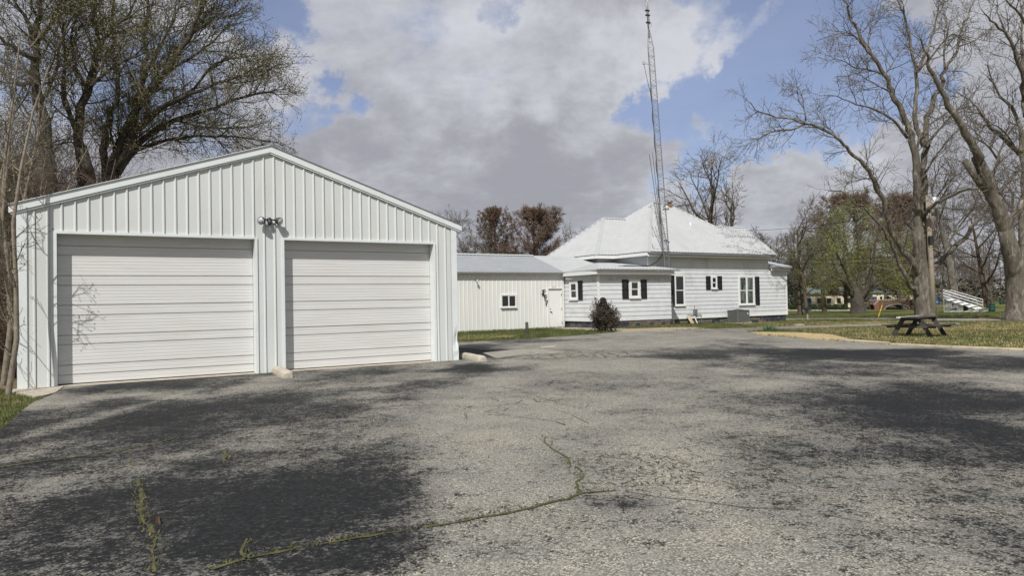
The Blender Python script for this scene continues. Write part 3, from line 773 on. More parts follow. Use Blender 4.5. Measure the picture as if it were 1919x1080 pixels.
def parking_block(px, py, px2, py2, label):
    a, b = G(px, py), G(px2, py2); d = (b - a); d.z = 0; d.normalize(); q = Vector((-d.y, d.x, 0)); L = 1.55
    mb = MB(); rng = random.Random(int(px)); rings = []
    prof = [(-.125, 0), (-.125, .045), (-.105, .11), (-.06, .145), (0, .152), (.06, .145), (.105, .11), (.125, .045), (.125, 0)]
    n = 14
    for k in range(n + 1):
        t = k / n; sc = 1 - .28 * max(0, (abs(t - .5) - .44) / .06)
        rings.append([a + d * L * t + q * u * sc * (1 + rng.uniform(-.02, .02)) + Vector((0, 0, .03 + v * sc * (1 + rng.uniform(-.03, .03)))) for u, v in prof])
    for k in range(n):
        for j in range(8): mb.face([rings[k][j], rings[k + 1][j], rings[k + 1][j + 1], rings[k][j + 1]])
    mb.face(rings[0]); mb.face(rings[-1])
    o = mb.build('parking_block', 'concrete', None, False, a, True)
    tag(o, label, 'parking block')
parking_block(518, 700.5, 551, 717, 'tan concrete wheel stop lying end-on between the two garage doors')
parking_block(868, 673, 898, 679, 'tan concrete wheel stop beside the right corner of the garage')

# ------------------------------------------------------------------ annex
nX = 13.12
def window(root, mp, u0, u1, v0, v1, frame=.09, panes=2, horiz=False, mullion=False, name='window', cur=False, sill=True):
    """a window with frame, two sashes and panes: mp(u, v, h)"""
    def bx(m, a, b, c, d, h0, h1): m.hexa([mp(a, c, h0), mp(b, c, h0), mp(b, c, h1), mp(a, c, h1), mp(a, d, h0), mp(b, d, h0), mp(b, d, h1), mp(a, d, h1)])
    mb = MB(); bx(mb, u0, u1, v0, v1, .0, .028); w = mb.build(name, 'soffit_grey', root, recalc=True)
    f = MB()
    bx(f, u0 - frame, u0, v0 - frame * .4, v1 + frame, -.01, .062); bx(f, u1, u1 + frame, v0 - frame * .4, v1 + frame, -.01, .062)
    bx(f, u0 + .0005, u1 - .0005, v1, v1 + frame, -.01, .060)
    if sill: bx(f, u0 - frame * 1.25, u1 + frame * 1.25, v0 - frame, v0 - frame * .4 - .001, -.01, .095)
    bx(f, u0 + .0005, u1 - .0005, v0 - frame * .4, v0, -.01, .061)
    f.build('frame', 'white_wood', w, recalc=True)
    spans = [(u0, u1)] if not mullion else [(u0, (u0 + u1) / 2 - .045), ((u0 + u1) / 2 + .045, u1)]
    if mullion:
        mm = MB(); bx(mm, (u0 + u1) / 2 - .045, (u0 + u1) / 2 + .045, v0, v1, 0, .055); mm.build('mullion', 'white_wood', w, recalc=True)
    for a, b in spans:
        cells = [(a, b, v0, (v0 + v1) / 2), (a, b, (v0 + v1) / 2, v1)] if not horiz else [(a, (a + b) / 2, v0, v1), ((a + b) / 2, b, v0, v1)]
        for i, (c, d, e, h) in enumerate(cells):
            if panes == 1 and i: continue
            dep = .034 if i == 0 else .044
            s = MB(); t = .030
            bx(s, c + .001, d - .001, e + .001, e + t, .028, dep + .008); bx(s, c + .001, d - .001, h - t, h - .001, .028, dep + .008)
            bx(s, c + .001, c + t, e + t, h - t, .028, dep + .007); bx(s, d - t, d - .001, e + t, h - t, .028, dep + .007)
            s.build('sash', 'white_wood', w, recalc=True)
            s = MB(); s.face([mp(c + t, e + t, dep), mp(d - t, e + t, dep), mp(d - t, h - t, dep), mp(c + t, h - t, dep)]); s.build('pane', 'curtain_glass' if cur else 'window_glass', w)
    return w
def cglass():
    m = bpy.data.materials.new('curtain_glass'); m.use_nodes = True; b = m.node_tree.nodes['Principled BSDF']; q = NG(m.node_tree)
    pos = q.n('ShaderNodeNewGeometry').outputs['Position']
    n = q.noise(q.scalev(pos, (5, 5, .7)), 2.4, 4)
    q.L.new(q.mix(q.ramp(n, .38, .6), (0.022, 0.030, 0.028), (0.16, 0.19, 0.175)), b.inputs['Base Color'])
    b.inputs['Roughness'].default_value = .08; MATS['curtain_glass'] = m
cglass()
def shutter(root, mp, u0, u1, v0, v1):
    mb = MB()
    def bx(a, b, c, d, h0, h1): mb.hexa([mp(a, c, h0), mp(b, c, h0), mp(b, c, h1), mp(a, c, h1), mp(a, d, h0), mp(b, d, h0), mp(b, d, h1), mp(a, d, h1)])
    bx(u0, u0 + .04, v0, v1, .0, .055); bx(u1 - .04, u1, v0, v1, .0, .055)
    for c, d in ((v0, v0 + .06), ((v0 + v1) / 2 - .03, (v0 + v1) / 2 + .03), (v1 - .06, v1)): bx(u0 + .04, u1 - .04, c, d, .0, .053)
    n = max(4, int((v1 - v0) / .06)); v = v0 + .05
    while v < v1 - .07:
        mb.hexa([mp(u0 + .04, v, .02), mp(u1 - .04, v, .02), mp(u1 - .04, v, .046), mp(u0 + .04, v, .046), mp(u0 + .04, v + .04, .02), mp(u1 - .04, v + .04, .02), mp(u1 - .04, v + .04, .03), mp(u0 + .04, v + .04, .03)]); v += .05
    mb.build('shutter', 'shutter_black', root, recalc=True)

def annex():
    r = thing('annex', FR(12.5, nX, .1), 'low white ribbed metal annex with grey metal roof beside the house', 'building')
    z0, ze = 0.10, 3.0
    mb = MB(); mb.fbox(12.0, 22.40, nX + .01, nX + 7.0, z0 - .1, ze - .02); mb.build('wall_frame', 'annex_metal', r)
    mp = lambda u, v, h: FR(u, nX - h, v)
    for a, b, lo in ((12.0, 21.41, z0 - .04), (21.41, 22.24, 2.15), (22.24, 22.42, z0)):
        sheets(r, 'wall_panel', 'annex_metal', [(a, lo), (b, lo), (b, ze), (a, ze)], mp, .914, .2286, .05, .02, 12.0, 0)
    # roof: slope up to the ridge
    nR, zR = 16.6, 4.13; dn, dz2 = nR - (nX - .22), zR - (ze + .0); L = math.hypot(dn, dz2); cs, sn = dn / L, dz2 / L
    mb = MB(); mb.extr([FR(12, nX - .16, ze - .05), FR(12, nR, zR - .08), FR(12, nR * 2 - nX + .16, ze - .05)], D1 * 10.5); mb.build('roof_deck', 'annex_metal', r, recalc=True)
    sheets(r, 'roof_sheet', 'roof_galv', [(11.9, 0), (22.36, 0), (22.72, L), (11.9, L)], lambda u, v, h: FR(u, nX - .22 + v * cs - h * sn, ze + .0 + v * sn + h * cs), .914, .2286, .055, .02, 12.0)
    sheets(r, 'roof_sheet', 'roof_galv', [(11.9, 0), (22.36, 0), (22.72, L), (11.9, L)], lambda u, v, h: FR(u, 2 * nR - (nX - .22) - v * cs + h * sn, ze + v * sn + h * cs), .914, .2286, .055, .02, 12.0)
    mb = MB(); mb.extr([FR(11.9, nR - .18, zR - .02), FR(11.9, nR, zR + .06), FR(11.9, nR + .18, zR - .02)], D1 * 10.9); mb.build('ridge_cap', 'roof_white', r, recalc=True)
    mb = MB(); mb.fbox(11.9, 22.34, nX - .215, nX - .165, ze - .075, ze - .006); mb.build('eave_trim', 'gutter_dark', r)
    # door
    mb = MB(); mb.fbox(21.43, 22.22, nX - .012, nX + .0, .17, 2.13); d = mb.build('door', 'white_wood', r)
    mb = MB(); mb.fbox(21.36, 21.428, nX - .045, nX + .01, .14, 2.20); mb.fbox(22.222, 22.28, nX - .045, nX + .01, .14, 2.20); mb.fbox(21.43, 22.22, nX - .04, nX + .01, 2.14, 2.20); mb.build('door_frame', 'annex_metal', d)
    mb = MB(); mb.fbox(21.40, 22.25, nX - .065, nX - .046, 2.155, 2.175); mb.build('drip_cap', 'gutter_dark', d)
    mb = MB(); mb.tube([FR(21.52, nX - .012, 1.0), FR(21.52, nX - .06, 1.0), FR(21.60, nX - .065, .97)], .022, 8); mb.tube([FR(21.52, nX - .012, 1.14), FR(21.52, nX - .03, 1.14)], .028, 8); mb.build('handle', 'hinge_dark', d)
    for z in (.40, 1.12, 1.86):
        mb = MB(); mb.fbox(22.20, 22.235, nX - .052, nX - .046, z - .06, z + .06); mb.build('hinge', 'hinge_dark', d)
    mb = MB(); rng = random.Random(2)
    for u in (21.66, 21.72, 21.80, 21.86): mb.fbox(u, u + .03, nX - .028, nX - .022, 2.25, 2.33)
    mb.build('number_plate', 'number_tan', r)
    mb = MB(); mb.fbox(21.24, 21.29, nX - .04, nX - .0, 1.32, 1.44); mb.build('bell_box', 'hinge_dark', r)
    window(r, mp, 18.62, 19.42, 1.30, 1.86, .06, 2, True)
    # step slab
    return r
annex()
def wall_lamp():
    c = FR(21.05, nX - .03, 1.92)
    r = thing('wall_lamp', c, 'dark round floodlight on the annex wall left of the white door', 'light')
    mb = MB(); mb.tube([c, c - NN * .05], .06, 10); mb.build('mount', 'plastic_dark', r, True)
    for a in (.16, -.10):
        b = c - NN * .10 + Vector((0, 0, a)) + D1 * (-.03 if a > 0 else .05); dd = (-NN * .8 + D1 * .3 + Vector((0, 0, -.3))).normalized()
        mb = MB(); mb.tube([c - NN * .03, b], .02, 6); mb.tube([b - dd * .05, b, b + dd * .08, b + dd * .12], [.04, .06, .09, .09], 12); h = mb.build('lamp_head', 'plastic_dark', r, True)
        mb = MB(); mb.tube([b + dd * .121, b + dd * .13], .075, 12); mb.build('lens', 'lamp_glass', h, True)
    c2 = FR(17.2, nX - .03, 2.62)
    r2 = thing('bullet_camera', c2, 'small dark bracket lamp high on the annex wall near the garage', 'light')
    mb = MB(); mb.tube([c2 + NN * .02, c2 - NN * .12], .022, 6); mb.build('arm', 'plastic_dark', r2)
    mb = MB(); mb.lathe(c2 - NN * .14 + Vector((0, 0, -.09)), [(.055, 0), (.06, .02), (.05, .07), (.025, .11)], 10); mb.build('lamp_head', 'lamp_glass', r2, True)
wall_lamp()

# ------------------------------------------------------------------ house
nH, nA = 11.86, 10.36
def house():
    r = thing('house', FR(30, nH, .1), 'old white clapboard house with white metal hip roof and black shutters', 'house')
    TF = .75; zE = 4.10
    # solid cores behind the boards
    mb = MB(); mb.fbox(27.22, 36.95, nH + .01, 20.4, .45, 4.0); mb.fbox(36.95, 38.62, nH + .01, 16.0, .45, 3.25); mb.fbox(26.0, 27.22, 14.8, 20.4, .45, 4.0)
    mb.fbox(22.50, 27.30, nA + .01, 14.8, .47, 2.98); mb.build('wall_core', 'siding', r)
    # foundation: painted blocks at the corners, stones between
    rng = random.Random(8)
    fnd = MB(); fnd.fbox(27.0, 38.56, nH + .06, nH + .3, -.3, .45); fnd.fbox(22.56, 27.3, nA + .05, nA + .3, -.3, .47); fnd.fbox(22.56, 22.8, nA + .3, 13.2, -.3, .47)
    fnd.build('foundation', 'foundation_paint', r)
    def blocks(s0, s1, n, z0, z1, m, hh=.14, w=.3, dep=.05):
        z = z0; j = 0
        while z < z1 - .03:
            s = s0 - (w / 2 if j % 2 else 0)
            while s < s1:
                a, b = max(s, s0) + .006, min(s + w * rng.uniform(.85, 1.1), s1) - .006; s += w
                if b - a < .06: continue
                mb = MB(); e = rng.uniform(0, .025); mb.fbox(a, b, n - e, n + dep, z + .005, min(z + hh, z1) - .005)
                mb.build('foundation_block', m if rng.random() > .3 else ('foundation_paint' if m != 'foundation_paint' else m), r)
            z += hh; j += 1
    blocks(36.4, 38.55, nH + .03, .0, .44, 'foundation_paint', .15, .36)
    blocks(27.35, 36.4, nH + .03, .02, .44, 'foundation_stone', .14, .32)
    blocks(22.52, 24.4, nA + .02, .05, .46, 'foundation_paint', .14, .36)
    blocks(24.4, 27.28, nA + .02, .05, .46, 'foundation_stone', .14, .30)
    # clapboards
    mpm = lambda u, v, h: FR(u, nH - h, v)
    mpa = lambda u, v, h: FR(u, nA - h, v)
    mpl = lambda u, v, h: FR(22.5 - h, u, v)
    PT = .222
    boards(r, mpm, 27.22, 38.62, .48, 3.98, PT, top=lambda v: (27.22, 38.62) if v < 3.22 else (27.22, 36.95))
    boards(r, mpa, 22.5, 27.30, .50, 2.96, PT, bare=(9,), seed=5)
    boards(r, mpl, nA, 14.8, .50, 2.96, PT, seed=6)
    boards(r, lambda u, v, h: FR(u, 14.8 - h, v), 26.0, 27.22, 3.4, 4.0, PT, seed=7); boards(r, lambda u, v, h: FR(26.0 - h, u, v), 14.8, 20.4, 3.2, 4.0, PT, seed=8)
    boards(r, lambda u, v, h: FR(27.22 - h, u, v), nH, 14.8, 3.0, 4.0, PT, seed=9)
    boards(r, lambda u, v, h: FR(38.62 + h, u, v), nH, 16, .48, 3.2, PT, seed=10); boards(r, lambda u, v, h: FR(36.95 + h, u, v), nH, 20.4, 3.2, 4.0, PT, seed=12)
    boards(r, lambda u, v, h: FR(27.30 + h, u, v), nA, nH, .50, 2.96, PT, seed=14)
    mb = MB(); mb.fbox(22.46, 22.56, nA - .036, nA + .06, .48, 2.97); mb.build('corner_board', 'white_wood', r)
    mb = MB(); mb.fbox(38.57, 38.66, nH - .036, nH + .06, .46, 3.22); mb.build('corner_board', 'white_wood', r)
    mb = MB(); mb.fbox(27.2, 38.64, nH - .05, nH + .02, .40, .485); mb.build('sill_board', 'white_wood', r)
    # windows
    window(r, mpm, 29.10, 29.72, 1.20, 2.80, .09); shutter(r, mpm, 28.74, 29.04, 1.10, 2.84)
    window(r, mpm, 32.00, 32.31, 2.12, 2.72, .08); shutter(r, mpm, 31.50, 31.86, 2.02, 2.80); shutter(r, mpm, 32.42, 32.80, 2.02, 2.80)
    window(r, mpm, 34.32, 35.50, 1.15, 2.74, .10, mullion=True, cur=True); shutter(r, mpm, 35.68, 36.05, 1.06, 2.78)
    window(r, mpa, 24.56, 25.02, 1.70, 2.42, .12); shutter(r, mpa, 23.98, 24.38, 1.58, 2.54); shutter(r, mpa, 25.22, 25.60, 1.58, 2.54)
    window(r, mpl, 12.12, 12.58, 1.68, 2.42, .12); shutter(r, mpl, 11.60, 11.95, 1.57, 2.54)
    # roof planes -------------------------------------------------------------
    sq = math.hypot(1, TF); cs, sn = 1 / sq, TF / sq
    n0, s0 = 11.42, 26.80
    def fr(u, v, h): return FR(u, n0 + v * cs - h * sn, zE + v * sn + h * cs)               # slopes rising away
    def lf(u, v, h): return FR(s0 + v * cs - h * sn, u, zE + v * sn + h * cs)               # slopes rising to the right
    def bk(nb): return lambda u, v, h: FR(u, nb - v * cs + h * sn, zE + v * sn + h * cs)
    def rt(sb): return lambda u, v, h: FR(sb - v * cs + h * sn, u, zE + v * sn + h * cs)
    A = 4.68; NB = n0 + 2 * A                 # half depth to the ridge; back eave
    SR = 37.25
    rr = MB()
    # decks (a solid body under the sheets)
    def pt(s, n, z): return FR(s, n, z - .07)
    deck = MB(); eb = -.10
    deck.v += [pt(s0, n0, zE), pt(SR, n0, zE), pt(SR, NB, zE), pt(s0, NB, zE), pt(s0 + A, n0 + A, zE + A * TF), pt(32.65, n0 + A, zE + A * TF)]
    deck.f += [(0, 1, 5, 4), (1, 2, 5), (2, 3, 4, 5), (3, 0, 4), (0, 3, 2, 1)]
    roof = deck.build('roof', 'white_wood', r, recalc=True)
    kx = 2.55                                # the front gable on the right
    front = [(s0, 0), (SR, 0), (SR + .2, kx * sq), (34.72, kx * sq), (32.65, A * sq), (s0 + A, A * sq)]
    sheets(roof, 'roof_sheet', 'roof_white', front, fr, .914, .2286, .062, .034, s0)
    g2 = MB(); g2.extr([FR(33.5, n0 + .02, zE - .06), FR(33.5, n0 + kx, zE + kx * TF - .03), FR(33.5, n0 + 2 * kx, zE - .06)], D1 * (SR + .1 - 33.5)); g2.build('gable_deck', 'white_wood', roof, recalc=True)
    sheets(roof, 'roof_sheet', 'roof_white', [(33.2, 0), (SR, 0), (SR + .2, kx * sq), (34.72, kx * sq)], bk(n0 + 2 * kx), .914, .2286, .062, .034, s0)
    # left slope with the valley to the left wing; wing hip
    wn, wsx, wk, wz = 14.30, 25.54, 2.80, 6.60
    val_n = wn
    left = [(n0, 0), (wn, 0), (wn + wk, (wz - zE) / sn), (wn + wk + .5, (wz - zE) / sn), (NB, 0), (n0 + A, A * sq)]
    sheets(roof, 'roof_sheet', 'roof_white', [(n0, 0), (wn, 0), (NB, 0), (n0 + A, A * sq)], lf, .914, .2286, .062, .034, n0)
    sheets(roof, 'roof_sheet', 'roof_white', [(s0, 0), (SR, 0), (32.65, A * sq), (s0 + A, A * sq)], bk(NB), .914, .2286, .062, .034, s0)
    sheets(roof, 'roof_sheet', 'roof_white', [(n0, 0), (NB, 0), (n0 + A, (SR - 32.65) * sq)], rt(SR), .914, .2286, .062, .034, n0)
    wt = (wz - zE) / wk; wq = math.hypot(1, wt); wc, wsn = 1 / wq, wt / wq
    wfr = lambda u, v, h: FR(u, wn + v * wc - h * wsn, zE + v * wsn + h * wc)
    wlf = lambda u, v, h: FR(wsx + v * wc - h * wsn, u, zE + v * wsn + h * wc)
    jr = s0 + (wz - zE) / TF                  # where the wing ridge meets the main slope
    wb = wn + 2 * wk
    wd = MB(); wd.v += [pt(wsx, wn, zE), pt(jr, wn, zE), pt(jr, wb, zE), pt(wsx, wb, zE), pt(wsx + wk, wn + wk, wz), pt(jr, wn + wk, wz)]
    wd.f += [(0, 1, 5, 4), (2, 3, 4, 5), (3, 0, 4), (0, 3, 2, 1)]; wd.build('wing_deck', 'white_wood', roof, recalc=True)
    sheets(roof, 'roof_sheet', 'roof_white', [(wsx, 0), (s0, 0), (jr, wk * wq), (wsx + wk, wk * wq)], wfr, .914, .2286, .062, .034, wsx)
    sheets(roof, 'roof_sheet', 'roof_white', [(wn, 0), (wb, 0), (wn + wk, wk * wq)], wlf, .914, .2286, .062, .034, wn)
    sheets(roof, 'roof_sheet', 'roof_white', [(wsx, 0), (s0, 0), (jr, wk * wq), (wsx + wk, wk * wq)], lambda u, v, h: FR(u, wb - v * wc + h * wsn, zE + v * wsn + h * wc), .914, .2286, .062, .034, wsx)
    # hip and ridge caps
    def cap(p, q, w=.10):
        p, q = Vector(p), Vector(q); d = (q - p).normalized(); x = d.cross(Vector((0, 0, 1))).normalized()
        mb = MB(); up = Vector((0, 0, .045)); e = Vector((0, 0, -.03))
        mb.extr([p - x * w + e, p + up, p + x * w + e], q - p); mb.build('ridge_cap', 'roof_white', roof, recalc=True)
    cap(FR(s0, n0, zE), FR(s0 + A, n0 + A, zE + A * TF)); cap(FR(s0 + A, n0 + A, zE + A * TF), FR(32.65, n0 + A, zE + A * TF)); cap(FR(32.65, n0 + A, zE + A * TF), FR(34.72, n0 + kx, zE + kx * TF))
    cap(FR(34.72, n0 + kx, zE + kx * TF), FR(SR + .2, n0 + kx, zE + kx * TF)); cap(FR(wsx, wn, zE), FR(wsx + wk, wn + wk, wz)); cap(FR(wsx + wk, wn + wk, wz), FR(jr, wn + wk, wz)); cap(FR(wsx + wk, wn + wk, wz), FR(wsx, wb, zE))
    # fascia, gutters and soffits
    def fascia(s_0, s_1, n_0, n_1, z0, z1, m='white_wood', nm='fascia'):
        mb = MB(); mb.fbox(s_0, s_1, n_0, n_1, z0, z1); mb.build(nm, m, r)
    fascia(s0 + .01, SR, n0 + .03, n0 + .07, zE - .27, zE - .17); fascia(s0, SR + .05, n0 - .07, n0 + .02, zE - .15, zE - .03, 'gutter_dark', 'gutter')
    fascia(s0 + .05, SR - .1, n0 + .07, nH, zE - .25, zE - .20, 'soffit_grey', 'soffit')
    fascia(s0 - .02, s0 + .03, n0 + .08, wn, zE - .22, zE - .05); fascia(s0 + .03, 27.2, n0 + .5, 14.8, zE - .22, zE - .17, 'soffit_grey', 'soffit')
    fascia(wsx, s0 - .03, wn - .02, wn + .03, zE - .22, zE - .05); fascia(wsx - .02, wsx + .03, wn + .04, wb, zE - .22, zE - .05)
    fascia(wsx + .03, s0 + .02, wn + .03, 14.8, zE - .2, zE - .16, 'soffit_grey', 'soffit')
    # small lower roof at the right end
    mb = MB(); mb.extr([FR(36.98, n0 + .15, 3.36), FR(36.98, n0 + .15, 3.43), FR(36.98, 14.0, 3.98), FR(36.98, 14.0, 3.90)], D1 * 1.9); pr = mb.build('porch_roof', 'roof_white', r, recalc=True)
    mb = MB(); mb.fbox(37.03, 38.75, n0 + .24, n0 + .29, 3.14, 3.27); mb.build('fascia', 'white_wood', pr)
    mb = MB(); mb.fbox(37.0, 38.8, n0 + .10, n0 + .20, 3.28, 3.37); mb.build('gutter', 'gutter_dark', pr)
    # addition roof: three low planes
    C0, C1 = FR(22.20, 10.02, 3.04), FR(27.62, 10.02, 3.06); V0, T1, T2, R0, T3 = FR(22.34, 12.92, 3.02), FR(26.0, 14.75, 3.66), FR(26.0, 16.6, 4.14), FR(22.72, 16.6, 4.14), FR(27.6, 14.75, 3.66)
    mb = MB(); mb.v += [C0, C1, T3, T1, V0, R0, T2]; e = Vector((0, 0, -.06)); mb.v += [p + e for p in mb.v[:7]]
    mb.f += [(0, 1, 2, 3), (0, 3, 4), (4, 3, 6, 5), (7, 10, 9, 8), (0, 7, 8, 1), (0, 4, 11, 7), (4, 5, 12, 11)]
    ar = mb.build('addition_roof', 'roof_white', r)
    def tri_sheet(p0, ud, pts):      # ribs that run up a sloped plane through p0
        a, b, c = pts[0], pts[1], pts[2]; nrm = (b - a).cross(c - a).normalized(); nrm = nrm if nrm.z > 0 else -nrm
        vd = NN - nrm * NN.dot(nrm); vd.normalize(); uu = vd.cross(nrm).normalized()
        uu = uu if uu.dot(D1) > 0 else -uu
        sheets(ar, 'roof_sheet', 'roof_white', [((p - a).dot(uu), (p - a).dot(vd)) for p in pts], lambda u, v, h: a + uu * u + vd * v + nrm * (h + .006), .914, .2286, .062, .034, 0)
    tri_sheet(0, 0, [C0, C1, T3, T1]); tri_sheet(0, 0, [C0, T1, V0]); tri_sheet(0, 0, [V0, T1, T2, R0])
    fascia(22.24, 27.3, 10.06, 10.12, 2.80, 2.975); fascia(22.24, 22.30, 10.12, 13.0, 2.80, 2.965)
    fascia(22.3, 27.3, 10.12, nA, 2.84, 2.88, 'soffit_grey', 'soffit'); fascia(22.15, 27.66, 9.95, 10.03, 2.978, 3.035, 'gutter_dark', 'drip_edge')
    # flue, vent, service mast
    c = FR(32.65, 15.75, 7.0)
    mb = MB(); mb.lathe(c, [(.11, 0), (.11, .62)], 12); fl = mb.build('flue_pipe', 'rust', r, True)
    mb = MB(); mb.lathe(c + Vector((0, 0, .60)), [(.14, 0), (.19, .03), (.19, .10), (.15, .16)], 12); mb.build('flue_cap', 'galv', fl, True)
    c = FR(32.4, 13.8, 5.72); mb = MB(); mb.lathe(c, [(.05, 0), (.05, .42)], 8); mb.build('vent_pipe', 'white_wood', r, True)
    c = FR(27.0, 10.9, 3.1); mb = MB(); mb.tube([FR(27.02, 11.75, 3.2), FR(27.02, 11.75, 3.85), FR(26.98, 11.70, 3.95), FR(26.9, 11.6, 3.92)], .035, 8); mb.build('service_mast', 'galv_light', r, True)
    # meter box, junk pipes
    mb = MB(); mb.fbox(30.4, 30.62, nH - .16, nH - .03, .62, .90); mb.build('meter_box', 'galv', r)
    mb = MB(); mb.tube([FR(30.5, nH - .06, .9), FR(30.5, nH - .06, 1.15)], .02, 6); mb.tube([FR(29.9, nH - .08, .62), FR(31.0, nH - .08, .62), FR(31.0, nH - .08, .1)], .02, 6); mb.build('pipe', 'galv', r)
    return r
house()

# boards and bits leaning at the foundation
def loose_bits():
    p = FR(30.05, nH - .35); p.z = float(zg(p.x, p.y))
    mb = MB(); mb.bar(p + Vector((0, 0, -.02)), p + NN * .28 + Vector((0, 0, .46)) - D1 * .1, .22, .03, up=NN); o = mb.build('scrap_board', 'wood_tan', None, False, p)
    tag(o, 'short tan board leaning on the house foundation right of the antenna mast', 'board')
    p = FR(30.45, nH - .3); p.z = float(zg(p.x, p.y)); mb = MB(); mb.bar(p, p + NN * .24 + Vector((0, 0, .45)), .05, .04); o = mb.build('stake', 'wood_pale_sunlit', None, False, p)
    tag(o, 'thin pale stake leaning on the house foundation beside the tan board', 'stake')
loose_bits()

def ac_unit():
    a, b = G(1320, 607), G(1353, 606.2); c = (a + b) / 2
    p = FR(33.3, nH - .75); z = float(zg(p.x, p.y)); p.z = z
    r = thing('air_conditioner', p, 'grey louvred outdoor air conditioner unit beside the house foundation', 'air conditioner')
    w, d, h = .98, .74, .68
    mb = MB(); mb.box(p + Vector((0, 0, .03)), (1.15, .95, .08), D1, NN); mb.build('pad', 'concrete', r)
    mb = MB(); mb.box(p + Vector((0, 0, .07 + h / 2)), (w - .06, d - .06, h - .04), D1, NN); mb.build('coil_core', 'rubber_black', r)
    for k in range(22):
        s = -w / 2 + .04 + k * (w - .08) / 21
        mb = MB(); mb.box(p + D1 * s - NN * (d / 2 - .012) + Vector((0, 0, .07 + h / 2)), (.016, .02, h - .06), D1, NN); mb.build('slat', 'ac_grey', r)
    for k in range(16):
        n = -d / 2 + .05 + k * (d - .1) / 15
        mb = MB(); mb.box(p - D1 * (w / 2 - .012) + NN * n + Vector((0, 0, .07 + h / 2)), (.02, .016, h - .06), D1, NN); mb.build('slat', 'ac_grey', r)
    for sx in (-1, 1):
        for sy in (-1, 1):
            mb = MB(); mb.box(p + D1 * sx * (w / 2 - .02) + NN * sy * (d / 2 - .02) + Vector((0, 0, .07 + h / 2)), (.05, .05, h), D1, NN); mb.build('corner_post', 'ac_grey', r)
    mb = MB(); mb.box(p + Vector((0, 0, .07 + h)), (w + .02, d + .02, .05), D1, NN); t = mb.build('top', 'ac_grey', r)
    mb = MB(); mb.lathe(p + Vector((0, 0, .07 + h + .025)), [(.30, 0), (.29, .02), (.05, .05)], 18); mb.build('fan_grille', 'rubber_black', t)
    mb = MB(); mb.fbox(33.62, 33.68, nH - 1.128, nH - 1.122, z + .52, z + .62); mb.build('label_plate', 'white_wood', r)
ac_unit()

